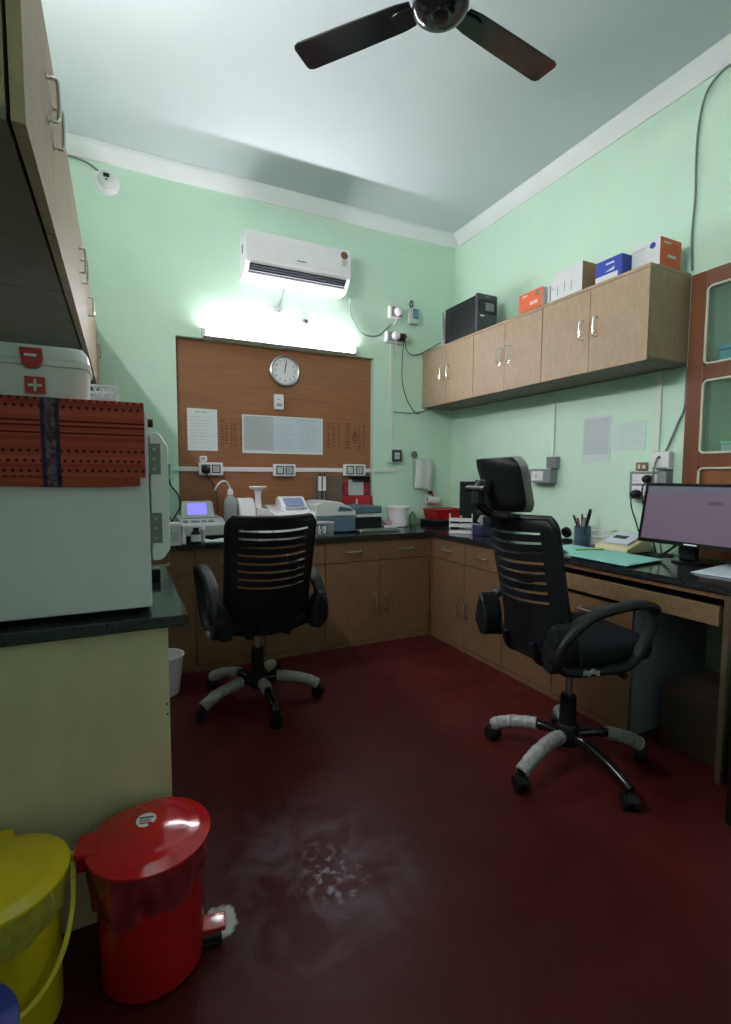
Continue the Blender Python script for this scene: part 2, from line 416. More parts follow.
# wall clock
ck = thing('wall_clock', 'round grey-rimmed wall clock with white dial hung high on the plywood board', 'clock', (-1.583, BY, 2.07))
CX, CZ = -1.583, 2.07
Mc = Matrix.Translation((CX, BY-.001, CZ)) @ Matrix.Rotation(PI/2, 4, 'X')
MB().lathe([(0, 0), (.120, 0), (.1225, .012), (.120, .030), (.112, .034), (.103, .030), (.100, .020), (0, .018)], M=Mc, nseg=48).build('rim', SATIN, ck)
MB().lathe([(0, .0185), (.099, .0205), (.099, .0225), (0, .0225)], M=Mc, nseg=40).build('dial', WHT, ck)
b = MB()
for h in range(12):
    a = R(90-30*h)
    b.text(str(h if h else 12), .026, Matrix.Translation((CX+.080*math.cos(a), BY-.0240, CZ+.080*math.sin(a))) @ Matrix.Rotation(PI/2, 4, 'X'))
b.build('numerals', INKD, ck, smooth=False)
def hand(name, ang, L, w, yy):
    a = R(ang); M = Matrix.Translation((CX, BY-yy, CZ)) @ Matrix.Rotation(-a, 4, 'Y')
    MB().prism([(-w, -.015), (w, -.015), (w*.5, L), (-w*.5, L)], 'y', 0, -.001, M=M).build(name, INKD, ck)
hand('hour_hand', -6, .052, .004, .026); hand('minute_hand', -10, .078, .003, .0275); hand('second_hand', -12, .08, .001, .029)
# small white box below the clock
sw = thing('wall_sensor', 'small white plastic box with a thin cord fixed just below the clock', 'sensor', (-1.63, BY, 1.80))
MB().box(-1.672, -1.595, BY-.032, BY-.001, 1.765, 1.885, .008).build('housing', WHT, sw)
MB().box(-1.655, -1.612, BY-.034, BY-.0325, 1.79, 1.815).box(-1.655, -1.625, BY-.034, BY-.0325, 1.84, 1.846).build('lower_slot', INK, sw, smooth=False)
MB().tube([(-1.65, BY-.012, 1.885), (-1.653, BY-.008, 1.91), (-1.645, BY-.006, 1.935), (-1.65, BY-.006, 1.955)], .0025, 6, smooth=5).build('cord', CABLE, sw)

def printed_lines(b, x0, x1, z0, z1, y, n_, rnd, hgt=.0035):
    for i in range(n_):
        z = z1-(z1-z0)*(i+.5)/n_; x = x0
        e = x1-rnd.random()*(x1-x0)*.35
        while x < e:
            l = min(e-x, .015+rnd.random()*.05); b.box(x, x+l, y-.0006, y, z, z+hgt); x += l+.008
rnd = random.Random(3)
p = thing('notice_sheet', 'single white printed sheet pinned beneath the board corner farthest from the room corner', 'paper', (-2.211, BY, 1.433))
MB().box(-2.318, -2.104, BY-.0025, BY-.0012, 1.433, 1.741).build('paper', PAPER, p)
b = MB(); printed_lines(b, -2.265, -2.165, 1.705, 1.722, BY-.0026, 1, rnd, .007); printed_lines(b, -2.30, -2.12, 1.48, 1.69, BY-.0026, 9, rnd, .0022); b.build('printed_lines', INK, p, smooth=False)
p = thing('chart_sheet', 'wide white chart of two joined printed pages on the plywood board under the clock', 'paper', (-1.59, BY, 1.42))
MB().box(-1.919, -1.259, BY-.0022, BY-.0012, 1.422, 1.717).build('backing', PAPER, p)
MB().box(-1.908, -1.672, BY-.0032, BY-.0023, 1.445, 1.708).build('grey_page', PAPERG, p)['label'] = 'grey printed page'
MB().box(-1.670, -1.272, BY-.0032, BY-.0023, 1.440, 1.710).build('bluish_page', PAPERB, p)['label'] = 'bluish white printed page'
b = MB(); printed_lines(b, -1.895, -1.69, 1.455, 1.70, BY-.0033, 26, rnd, .002); b.build('printed_lines', INK, p, smooth=False); b = MB(); printed_lines(b, -1.655, -1.50, 1.46, 1.66, BY-.0033, 14, rnd, .002)
printed_lines(b, -1.46, -1.29, 1.46, 1.66, BY-.0033, 14, rnd, .002); printed_lines(b, -1.46, -1.30, 1.68, 1.70, BY-.0033, 1, rnd, .006); b.build('printed_lines', INK, p, smooth=False)

# trunking and socket plates
t = thing('cable_trunking', 'white horizontal cable trunking running across the board onto the green wall', 'cable trunking', (-1.5, BY, 1.28))
MB().box(-2.389, -.818, BY-.016, BY-.001, 1.279, 1.313, .003).build('board_run', WHT, t)
MB().box(-.816, -.60, -.016, -.001, 1.279, 1.313, .003).build('wall_run', CONDM, t)['label'] = 'painted over run on the wall'
MB().box(-2.436, -2.392, -.016, -.001, 1.279, 1.313, .003).build('end_run', WALL, t)
def socket_plate(name, label, x0, x1, z0, z1, y, mods, plate=WHT, depth=.03, d=(0, -1), group=None, modm=None):
    """a wall plate facing -y with square grey-framed modules"""
    t = thing(name, label, 'socket', ((x0+x1)/2, y, z0), group=group)
    MB().box(x0, x1, y-depth, y-.001, z0, z1, .005).build('plate', plate, t)
    w = (x1-x0-.03)/max(1, mods); cz = (z0+z1)/2
    for i in range(mods):
        cx = x0+.015+w*(i+.5); h = min(w*.86, (z1-z0)*.72)/2
        f = MB(); yo = y-depth
        for q in ((cx-h, cx-h+.009, cz-h, cz+h), (cx+h-.009, cx+h, cz-h, cz+h), (cx-h+.009, cx+h-.009, cz+h-.009, cz+h), (cx-h+.009, cx+h-.009, cz-h, cz-h+.009)):
            f.box(q[0], q[1], yo-.004, yo, q[2], q[3])
        fr = f.build('module_frame', DGREY, t, smooth=False)
        MB().box(cx-h+.010, cx+h-.010, yo-.003, yo, cz-h+.010, cz+h-.010).build('module_face', modm or OFFW, fr)
        g = MB()
        if i % 2 == 0:
            for sx_, sz_ in ((-.012, -.008), (.012, -.008), (0, .012)): g.cyl((cx+sx_, yo-.0045, cz+sz_), (cx+sx_, yo-.003, cz+sz_), .0045, nseg=10)
        else:
            g.box(cx-.012, cx+.012, yo-.0055, yo-.003, cz-.018, cz+.018); g.box(cx-.02, cx-.016, yo-.0045, yo-.003, cz-.018, cz+.018)
        g.build('socket_holes' if i % 2 == 0 else 'rocker', INK, fr)
    return t
socket_plate('socket_plate', 'white two-module socket plate with a black plug, above the analyser with the blue screen', -2.250, -2.074, 1.250, 1.346, BY-.016, 2)
socket_plate('socket_plate', 'white two-module socket plate at the middle of the trunking, below the wide chart', -1.688, -1.506, 1.244, 1.340, BY-.016, 2)
socket_plate('socket_plate', 'white two-module socket plate at the end of the board, above the red file holder', -1.087, -.884, 1.250, 1.346, BY-.016, 2)
def plug(name, label, c, m, r=.024, cable=None, cm=CABLEB, dd=(0, -1, 0), L=.045):
    t = thing(name, label, 'plug', c); c = Vector(c); d = Vector(dd)
    side = Vector((0, 0, 1)).cross(d)
    b = MB(); M = Matrix.Translation(c) @ d.to_track_quat('Z', 'Y').to_matrix().to_4x4()
    b.lathe([(0, .001), (r, .001), (r, L*.55), (r*.75, L*.9), (r*.4, L), (0, L)], M=M, nseg=20).build('plug_body', m, t)
    if cable: MB().tube([c+d*L*.6-Vector((0, 0, r*.5))]+[Vector(q) for q in cable], .0042, 7, smooth=6).build('plug_cord', cm, t)
    return t
plug('power_plug', 'black three-pin plug in the socket plate above the analyser with the blue screen', (-2.203, BY-.053, 1.290), BLK, .030,
     [(-2.19, -.02, 1.235), (-2.16, -.005, 1.20), (-2.13, .0, 1.12), (-2.12, .005, 1.02), (-2.13, .01, .94)], CABLER)
a = thing('adapter_plug', 'small white adapter block sitting on top of the plate with the black plug', 'adapter', (-2.215, .03, 1.35))
MB().box(-2.240, -2.188, BY-.050, BY-.002, 1.348, 1.392, .008).build('body', WHT, a)
MB().box(-2.232, -2.205, BY-.052, BY-.0505, 1.365, 1.380).build('rating_mark', INK, a)

# grey switch box half hidden behind the incubator door
a = thing('wall_socket', 'green-grey painted socket on the wall at the far end of the trunking, by hanging wires', 'socket', (-2.46, 0, 1.24))
MB().box(-2.492, -2.437, -.045, -.001, 1.235, 1.345, .006).build('box', WALL, a)
MB().box(-2.482, -2.449, -.050, -.0455, 1.25, 1.33).build('face', GREYP, a)
MB().box(-2.512, -2.494, -.04, -.003, 1.25, 1.32, .004).build('black_plug', BLK, a)['label'] = 'black plug'
for nm, lb, pts, m in (('hanging_cable', 'thin dark cable looping down from the wall socket beside the board edge', [(-2.475, -.052, 1.25), (-2.475, -.03, 1.12), (-2.47, -.03, .98), (-2.44, -.04, .905), (-2.43, -.045, .86), (-2.46, -.05, .826)], CABLEB),
                       ('hanging_cable', 'second dark cable bowing out over the board edge beside the wall socket', [(-2.465, -.052, 1.25), (-2.45, -.03, 1.18), (-2.40, -.02, 1.11), (-2.39, -.02, 1.02), (-2.44, -.04, .93), (-2.47, -.10, .84), (-2.49, -.13, .826)], CABLEB)):
    tag(MB().tube(pts, .005, 7, smooth=7).build(nm, m), lb, 'cable')

# ---------------------------------------------------------------- tube lights
tl = thing('tube_light', 'long lit white tube light fixed to the wall just above the plywood board', 'tube light', (-1.60, 0, 2.27))
MB().prism([(-.001, 2.242), (-.044, 2.245), (-.046, 2.252), (-.012, 2.256), (-.010, 2.298), (-.001, 2.300)], 'x', -2.205, -.995).build('batten', WHT, tl)  # lower lip added to keep the tube's light off the board and clock
b = MB()
for xa, xb in ((-2.215, -2.185), (-1.015, -.985)): b.box(xa, xb, -.050, -.001, 2.258, 2.302, .005)
b.build('end_holders', WHT, tl)
MB().cyl((-2.184, -.029, 2.279), (-1.016, -.029, 2.279), .013, nseg=18).build('lamp_tube', TUBE, tl)
tl = thing('tube_light', 'tube light fixed high on the wall above the overhead cabinet by the incubator', 'tube light', (XL, -2.2, 2.56))
MB().prism([(XL+.001, 2.597), (XL+.030, 2.602), (XL+.034, 2.62), (XL+.030, 2.638), (XL+.001, 2.643)], 'y', -2.80, -1.60).build('batten', WHT, tl)
b = MB()
for ya, yb in ((-2.815, -2.785), (-1.615, -1.585)): b.box(XL+.001, XL+.075, ya, yb, 2.594, 2.646, .005)
b.build('end_holders', WHT, tl)
MB().cyl((XL+.055, -2.784, 2.62), (XL+.055, -1.616, 2.62), .013, nseg=18).build('lamp_tube', TUBE2, tl)

# ---------------------------------------------------------------- air conditioner
ac = thing('air_conditioner', 'white split air conditioner mounted on the green wall above the tube light', 'air conditioner', (-1.53, 0, 2.64))
A0, A1 = -1.935, -1.125
prof = [(-.002, 2.680), (-.002, 2.985), (-.02, 2.995), (-.165, 2.992), (-.195, 2.975), (-.212, 2.93), (-.217, 2.80), (-.210, 2.775), (-.203, 2.761), (-.128, 2.686), (-.10, 2.680)]
MB().prism(prof, 'x', A0, A1, .006, 2).build('casing', WHT, ac, ang=30)
MB().prism([(-.196, 2.978), (-.2135, 2.932), (-.2190, 2.80), (-.2160, 2.782), (-.2145, 2.80), (-.2095, 2.93)], 'x', A0+.004, A1-.004).build('front_panel', WHT, ac)
# air outlet: dark slot on the sloping underside, with louvres
dn = Vector((0, -.70, -.70)).normalized()
b = MB(); Mo = Matrix.Translation((-1.53, -.1535, 2.7115)) @ Matrix.Rotation(R(45), 4, 'X')
b.box(-.372, .372, -.002, .006, -.004, .060, M=Mo).build('air_outlet', BLK, ac)
for k, zz in enumerate((.010, .030, .048)):
    MB().box(-.368, .368, -.010, -.0035, zz-.0035, zz+.0035, M=Mo).build('louvre', (GREYP, LOUVR, LOUVR)[k], ac)
b = MB()
for k in range(6): b.box(-.34+.136*k-.0015, -.34+.136*k+.0015, -.008, -.0035, -.002, .058, M=Mo)
b.build('louvre_pins', LOUVR, ac)
MB().box(-.385, .385, -.006, -.0005, -.034, -.010, .0025, M=Mo).build('lower_flap', WHT, ac)
MB().cyl((-1.185, -.2185, 2.925), (-1.185, -.2215, 2.925), .028, nseg=24).build('rating_sticker', BRONZ, ac)['label'] = 'round brown rating sticker'
MB().box(-1.205, -1.165, -.2215, -.2188, 2.845, 2.892).build('rating_label', BEAD, ac)
MB().box(-1.200, -1.170, -.2225, -.2216, 2.872, 2.880).box(-1.200, -1.178, -.2225, -.2216, 2.855, 2.860).build('rating_print', INK, ac, smooth=False)
MB().box(-1.56, -1.49, -.2205, -.2185, 2.815, 2.823).build('maker_badge', GREYP, ac)
MB().box(-1.937, -1.9335, -.13, -.10, 2.84, 2.90, .001).build('side_vent', GREYC, ac)
tag(MB().tube([(-1.615, -.06, 2.662), (-1.615, -.03, 2.62), (-1.632, -.02, 2.57), (-1.64, -.02, 2.53)], .006, 7, smooth=6).build('drain_wire', CABLE), 'short thin wire dropping from under the air conditioner to a small wall plate', 'cable')
t = thing('junction_plate', 'small white junction plate on the wall between air conditioner and tube light', 'junction box', (-1.645, 0, 2.48))
MB().box(-1.69, -1.60, -.022, -.001, 2.482, 2.527, .005).build('cover', WHT, t)
MB().cyl((-1.645, -.022, 2.505), (-1.645, -.026, 2.505), .008, nseg=14).build('screw', GREYP, t)
t = thing('lamp_starter', 'small silver starter knob on the wall just above the glowing tube', 'lamp starter', (-1.43, 0, 2.44))
MB().cyl((-1.43, -.001, 2.455), (-1.43, -.045, 2.45), .022, .018, nseg=18).build('knob', SATIN, t)
MB().cyl((-1.43, -.0455, 2.45), (-1.43, -.052, 2.45), .010, nseg=14).build('contact', DGREY, t)
tag(MB().tube([(-1.07, -.08, 2.67), (-1.055, -.03, 2.60), (-1.02, -.012, 2.53), (-.95, -.010, 2.44), (-.86, -.010, 2.415), (-.77, -.010, 2.435), (-.70, -.012, 2.50), (-.668, -.03, 2.535)], .006, 8, smooth=8).build('supply_cable', CABLE),
    'grey cable sagging from the air conditioner to the wall sockets', 'cable')

# ---------------------------------------------------------------- sockets and gadgets high on the back wall
def grey_socket(label, x0, x1, z0, z1, plugs):
    t = thing('wall_socket', label, 'socket', ((x0+x1)/2, 0, z0))
    MB().box(x0, x1, -.055, -.001, z0, z1, .006).build('box', WHT, t)
    MB().box(x0+.012, x1-.004, -.060, -.0555, z0+.008, z1-.008, .002).build('face_plate', GREYP, t)
    return t
grey_socket('upper single grey-faced socket with a white plug, beside the remote holder', -.690, -.575, 2.585, 2.680, 1)
plug('power_plug', 'round white plug in the upper socket beside the remote holder', (-.622, -.061, 2.632), WHT, .036, [(-.63, -.07, 2.58), (-.645, -.03, 2.53)], WHT)
grey_socket('lower double grey-faced socket with one white and one black plug', -.722, -.545, 2.380, 2.470, 2)
plug('power_plug', 'round white plug in the lower double socket above the vertical conduit', (-.645, -.061, 2.428), WHT, .036, [(-.645, -.075, 2.36), (-.64, -.06, 2.30), (-.62, -.03, 2.26)], WHT)
plug('power_plug', 'black plug with long black lead in the lower double socket', (-.578, -.061, 2.425), BLK, .030,
     [(-.575, -.075, 2.34), (-.575, -.06, 2.20), (-.565, -.05, 2.05), (-.53, -.06, 1.92), (-.47, -.06, 1.83), (-.42, -.06, 1.795), (-.35, -.07, 1.82), (-.29, -.09, 1.845)], CABLEB)
t = thing('blank_plate', 'blank green-painted square plate beside the lower double socket', 'wall plate', (-.50, 0, 2.40))
MB().box(-.543, -.470, -.014, -.001, 2.405, 2.545, .004).build('plate', WALL, t)
MB().cyl((-.506, -.0145, 2.475), (-.506, -.017, 2.475), .004, nseg=10).build('screw', GREYP, t)
t = thing('remote_control', 'pale remote control with blue display in a holder on the green wall', 'remote control', (-.455, 0, 2.56))
MB().box(-.495, -.41, -.050, -.001, 2.562, 2.690, .006).build('holder', OFFW, t)
MB().box(-.468, -.413, -.056, -.0505, 2.600, 2.685, .002).build('display', TEALS, t)
MB().box(-.46, -.43, -.058, -.0565, 2.62, 2.66).build('buttons', GREYP, t)
MB().tube([(-.46, -.01, 2.695), (-.475, -.012, 2.73), (-.46, -.012, 2.765), (-.445, -.012, 2.735), (-.455, -.01, 2.70)], .005, 6, smooth=5).build('hanging_loop', CABLEB, t)
t = thing('conduit', 'vertical painted conduit on the back wall dropping from the double socket', 'conduit', (-.645, 0, 1.31))
MB().box(-.664, -.632, -.016, -.001, 1.484, 2.378, .003).build('upper_run', CONDM, t)
MB().box(-.664, -.632, -.016, -.001, 1.315, 1.362, .003).build('lower_run', CONDM, t)
t = thing('wall_socket', 'small dark grey socket low on the vertical conduit above the counter', 'socket', (-.625, 0, 1.36))
MB().box(-.690, -.565, -.042, -.001, 1.364, 1.482, .005).build('box', WALL, t)
MB().box(-.660, -.560, -.048, -.0425, 1.372, 1.475, .003).build('grey_face', DGREY, t)
MB().box(-.635, -.585, -.051, -.0485, 1.395, 1.45, .002).build('insert', OFFW, t)
MB().cyl((-.622, -.0515, 1.423), (-.622, -.053, 1.423), .006, nseg=10).cyl((-.600, -.0515, 1.423), (-.600, -.053, 1.423), .006, nseg=10).build('socket_holes', INKD, t)
tag(MB().tube([(-.628, -.008, 1.802), (-.55, -.007, 1.800), (-.43, -.007, 1.802), (-.36, -.02, 1.82)], .004, 6, smooth=4).build('thin_wire', CABLE), 'thin wire stretched along the wall from the conduit to the overhead cabinet', 'cable')
tag(MB().tube([(-.55, -.07, 2.40), (-.52, -.03, 2.34), (-.45, -.012, 2.305), (-.36, -.012, 2.325), (-.27, -.015, 2.375), (-.20, -.06, 2.42), (-.17, -.20, 2.43)], .005, 8, smooth=7).build('supply_cable', CABLE), 'grey-green cable from the double socket up to the black power backup unit', 'cable')

# dome camera in the upper corner
t = thing('dome_camera', 'white round dome camera high on the back wall near the ceiling', 'camera', (-2.80, 0, 3.17))
Mk = Matrix.Translation((-2.795, -.001, 3.165)) @ Matrix.Rotation(PI/2, 4, 'X')
MB().lathe([(0, 0), (.078, 0), (.080, .012), (.066, .026), (.05, .03), (0, .03)], M=Mk, nseg=32).build('base', WHT, t)
MB().lathe([(.052, .028), (.054, .045), (.044, .068), (.022, .080), (0, .083)], M=Mk, nseg=28).build('dome', OFFW, t)
MB().box(-2.812, -2.776, -.090, -.080, 3.162, 3.186, .003).build('lens_window', BLKG, t)
MB().box(-2.802, -2.786, -.088, -.080, 3.146, 3.152).build('sensor_slot', INKD, t)
tag(MB().tube([(-3.05, -.012, 3.27), (-2.97, -.012, 3.272), (-2.90, -.014, 3.258), (-2.845, -.016, 3.225), (-2.83, -.018, 3.21)], .006, 7, smooth=6).build('camera_cable', CABLE), 'grey cable curving from behind the overhead cabinet to the dome camera', 'cable')
# ---------------------------------------------------------------- overhead cabinets on the right wall
def bow(b, axis, p, L, out, r=.005):
    """bow handle: p = centre on the door face, axis = along, out = direction it stands out"""
    p, axis, out = Vector(p), Vector(axis), Vector(out)
    pts = [p-axis*L/2, p-axis*L/2+out*.018, p-axis*L*.40+out*.028, p+axis*L*.40+out*.028, p+axis*L/2+out*.018, p+axis*L/2]
    b.tube(pts, r, 8, smooth=4)
    for e in (-1, 1): b.cyl(p+axis*L/2*e, p+axis*L/2*e+out*.004, r*1.9, nseg=12)
    return b
def overhead(label, y0, y1, last=False):
    t = thing('overhead_cabinet', label, 'cabinet', (-.16, (y0+y1)/2, 1.85), group='overhead cabinets on the right-hand wall')
    b = MB(); b.box(-.313, -.002, y0+.001, y1-.001, 1.868, 2.314)
    b.build('carcass', LAM, t, smooth=False)
    MB().box(-.334, -.002, y0+.001, y1-.001, 2.3155, 2.333, .001).build('top_board', LAM, t)
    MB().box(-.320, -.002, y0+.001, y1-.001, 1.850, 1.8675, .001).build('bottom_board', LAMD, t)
    m = (y0+y1)/2
    for ya, yb, hy in ((m+.0015, y1-.002, m+.047), (y0+.002, m-.0015, m-.047)):
        d = MB().box(-.334, -.3145, ya, yb, 1.852, 2.3135, .0012).build('door', LAM, t)
        bow(MB(), (0, 0, 1), (-.334, hy, 2.095), .105, (-1, 0, 0)).build('handle', STEEL, d)
overhead('beige overhead cabinet with two doors in the corner, under the black power backup unit', -.718, -.004)
overhead('beige overhead cabinet with two doors, middle of the wall run, under the small orange carton', -1.41, -.719)
overhead('beige overhead cabinet with two doors beside the teak almirah, under the blue carton', -2.132, -1.411)

# ---------------------------------------------------------------- things on top of them
ZT = 2.334
t = thing('power_backup', 'black tower power backup unit standing on the corner overhead cabinet', 'power backup', (-.235, -.53, ZT))
MB().box(-.325, -.140, -.715, -.325, ZT+.004, ZT+.280, .008).build('housing', BLK, t)
MB().box(-.330, -.135, -.748, -.716, ZT+.004, ZT+.290, .012, 3).build('front_bezel', DGREY, t)
MB().box(-.310, -.155, -.7515, -.7485, ZT+.145, ZT+.240, .004).build('display_panel', BLKG, t)
MB().box(-.255, -.175, -.754, -.752, ZT+.165, ZT+.225, .002).build('lcd_window', GREYP, t)
MB().box(-.300, -.265, -.752, -.7485, ZT+.120, ZT+.130).build('maker_badge', WHT, t)
MB().box(-.255, -.215, -.7515, -.7485, ZT+.262, ZT+.269).build('model_print', GREYP, t)
b = MB()
for k in range(12): b.box(-.3262, -.3252, -.68+.024*k, -.672+.024*k, ZT+.05, ZT+.24)
b.build('side_vents', BLK, t, smooth=False)
b = MB()
for xx in (-.31, -.155):
    for yy in (-.72, -.35): b.cyl((xx, yy, ZT), (xx, yy, ZT+.004), .012, nseg=10)
b.build('feet', BLK, t)
t = thing('paper_bundle', 'crumpled white paper sheet standing between the power backup unit and the wall', 'paper', (-.24, -.30, ZT))
MB().sheet(lambda u, v: ((-.335+.10*u, -.285-.012*math.sin(v*3+u*4), ZT+.001+v*.275*(1-.15*u)), (0, 1, 0)), [i/8 for i in range(9)], [i/8 for i in range(9)], .003).build('sheet', PAPER, t)
MB().box(-.31, -.25, -.268, -.266, ZT+.001, ZT+.2).build('backing_card', WCARD, t)

def carton(name, label, x0, x1, y0, y1, h, main, faces=(), lid=None, rz=0):
    """card carton; faces = (side, material, part name, u0,u1,v0,v1) panels, flat print on a face"""
    t = thing(name, label, 'carton', ((x0+x1)/2, (y0+y1)/2, ZT))
    MB().box(x0, x1, y0, y1, ZT+.001, ZT+h, .0025).build('box_body', main, t)
    for side, m, nm, u0, u1, v0, v1 in faces:
        b = MB()
        if side == 'x': b.box(x0-.0010, x0-.0002, y1+(y0-y1)*u0, y1+(y0-y1)*u1, ZT+h*v0, ZT+h*v1)       # face towards the room
        elif side == 'y': b.box(x0+(x1-x0)*u0, x0+(x1-x0)*u1, y0-.0010, y0-.0002, ZT+h*v0, ZT+h*v1)       # face towards the almirah
        b.build(nm, m, t, smooth=False)
    return t
t = carton('carton', 'small orange-fronted carton on the middle overhead cabinet, nearest the power backup unit', -.335, -.16, -1.405, -1.20, .118, WCARD,
       [('x', ORNG, 'orange_panel', .0, 1., .0, 1.)])
b = MB()
rnd = random.Random(5)
for k in range(5): b.box(-.3370, -.3362, -1.30-.014*k-.010, -1.30-.014*k, ZT+.030, ZT+.030+.016+.006*rnd.random())
for k in range(3): b.box(-.3370, -.3362, -1.235-.014*k-.010, -1.235-.014*k, ZT+.093, ZT+.104)
b.build('white_lettering', WHT, t, smooth=False)
MB().box(-.3372, -.3363, -1.375, -1.345, ZT+.075, ZT+.11).build('small_seal', GREYC, t, smooth=False)
carton('carton', 'narrow white carton squeezed beside the small orange carton', -.31, -.21, -1.49, -1.42, .128, WCARD,
       [('x', GREYC, 'grey_band', .3, .45, .1, .85), ('x', INK, 'small_print', .55, .9, .6, .66)])
t = carton('carton', 'large white carton with plain brown end, between the narrow white and blue cartons', -.330, -.05, -1.705, -1.495, .165, WCARD,
       [('y', BCARD, 'brown_end', 0, .50, 0, 1), ('y', PAPER, 'white_end_tape', .50, 1, 0, 1), ('x', GREYC, 'window_mark', .12, .14, .15, .45), ('x', GREYC, 'window_frame_mark', .62, .64, .15, .5), ('x', GREYC, 'arrow_mark', .38, .40, .2, .55)])
b = MB()
for k in range(12): b.box(-.3270, -.3262, -1.545-.012*k-.008, -1.545-.012*k, ZT+.130, ZT+.143)
b.build('grey_lettering', GREYC, t, smooth=False)
t = carton('carton', 'blue-topped white carton between the brown-ended and the white-and-orange cartons', -.315, -.13, -1.950, -1.785, .118, BLUEC,
       [('x', WCARD, 'white_lower_band', 0, .86, .0, .30), ('x', WCARD, 'white_lettering', .40, .72, .72, .80)])
b = MB(); b.prism([(-1.845, ZT+.048), (-1.905, ZT+.066), (-1.905, ZT+.048)], 'x', -.3172, -.3162); b.build('pale_arrow', PAPERB, t, smooth=False)
MB().box(-.23, -.215, -1.82, -1.805, ZT+.118, ZT+.130).build('top_tab', BLUEC, t)
t = carton('carton', 'white carton with an orange end, nearest the almirah on the overhead cabinets', -.245, -.075, -2.115, -1.955, .150, WCARD,
       [('y', ORNG, 'orange_end', .0, 1, .0, 1.), ('x', INK, 'tape_line', .0, .45, .80, .815)])
MB().cyl((-.2462, -2.075, ZT+.118), (-.2474, -2.075, ZT+.118), .016, nseg=20).build('round_blue_logo', BLUEC, t)
b = MB()
for k in range(6): b.box(-.185+.012*k, -.176+.012*k, -2.1172, -2.1163, ZT+.055, ZT+.070)
for k in range(5): b.box(-.215+.011*k, -.207+.011*k, -2.1172, -2.1163, ZT+.122, ZT+.131)
b.build('pale_lettering', WCARD, t, smooth=False)

# ---------------------------------------------------------------- almirah built into the right wall
al = thing('built_in_almirah', 'teak-framed wall almirah with cream-beaded glass panes beside the overhead cabinets', 'almirah', (0, -2.7, .83))
b = MB()
b.box(.101, .34, AY0, AY1, AB+.001, AB+.02).box(.101, .34, AY0, AY1, AZ-.02, AZ).box(.101, .34, AY1-.02, AY1, AB+.02, AZ-.02).box(.101, .34, AY0, AY0+.02, AB+.02, AZ-.02).box(.34, .36, AY0, AY1, AB+.001, AZ)
b.build('carcass', WALL, al, smooth=False)
for z in (1.325, 1.79): MB().box(.012, .338, AY0+.022, AY1-.022, z-.012, z+.012).build('shelf', WALL, al)
fr = MB()
Y0 = -2.150; ZR = [(2.233, 2.312), (1.757, 1.832), (1.306, 1.374)]
fr.box(-.030, -.001, -2.232, Y0, AB, 2.312, .004).box(-.030, -.001, -3.36, -3.27, AB, 2.312, .004)
for za, zb in ZR: fr.box(-.030, -.001, -3.27, -2.232, za, zb, .003)
fr.box(-.030, -.001, -3.27, -2.232, AB, .90, .003)
fr.box(-.030, -.001, -2.80, -2.70, .90, 1.306, .003).box(-.030, -.001, -2.80, -2.70, 1.374, 1.757, .003).box(-.030, -.001, -2.80, -2.70, 1.832, 2.233, .003)
fr.build('frame', WOODR, al)
for (za, zb) in ((1.832, 2.233), (1.374, 1.757)):
    for (ya, yb) in ((-2.70, -2.232), (-3.27, -2.80)):
        MB().box(-.016, -.012, ya+.001, yb-.001, za+.001, zb-.001).build('glass_pane', GLASS, al, smooth=False)
        pts = [(-.028, (ya+yb)/2+q[0], (za+zb)/2+q[1]) for q in rrect(yb-ya-.012, zb-za-.012, .022, 4)]
        MB().sweep(pts, rrect(.012, .014, .003, 1), True, up=Vector((1, 0, 0))).build('beading', BEAD, al)
for (ya, yb) in ((-2.70, -2.232), (-3.27, -2.80)):
    MB().box(-.020, -.010, ya+.001, yb-.001, .901, 1.305).build('wood_panel', WOODP, al)
    pts = [(-.028, (ya+yb)/2+q[0], 1.103+q[1]) for q in rrect(yb-ya-.012, .393, .022, 4)]
    MB().sweep(pts, rrect(.012, .014, .003, 1), True, up=Vector((1, 0, 0))).build('beading', BEAD, al)
t = thing('storage_box', 'bright teal box behind the upper glass pane of the almirah', 'box', (.12, -2.46, 1.803))
MB().box(.03, .22, -2.62, -2.275, 1.803, 1.905, .004).build('box_body', TEAL2, t); MB().box(.025, .225, -2.625, -2.270, 1.906, 1.93, .004).build('lid', TEAL2, t)
t = thing('storage_box', 'pale teal box behind the lower glass pane of the almirah', 'box', (.12, -2.32, 1.338))
MB().box(.06, .22, -2.385, -2.29, 1.338, 1.425, .004).build('box_body', MINTB, t); MB().box(.055, .225, -2.388, -2.287, 1.426, 1.44, .003).build('lid', TEALP, t)
t = thing('storage_box', 'second pale box at the picture edge behind the lower glass pane', 'box', (.12, -2.45, 1.338))
MB().box(.06, .22, -2.52, -2.40, 1.338, 1.43, .004).build('box_body', PAPERB, t); MB().box(.055, .225, -2.525, -2.395, 1.431, 1.445, .003).build('lid', MINTB, t)

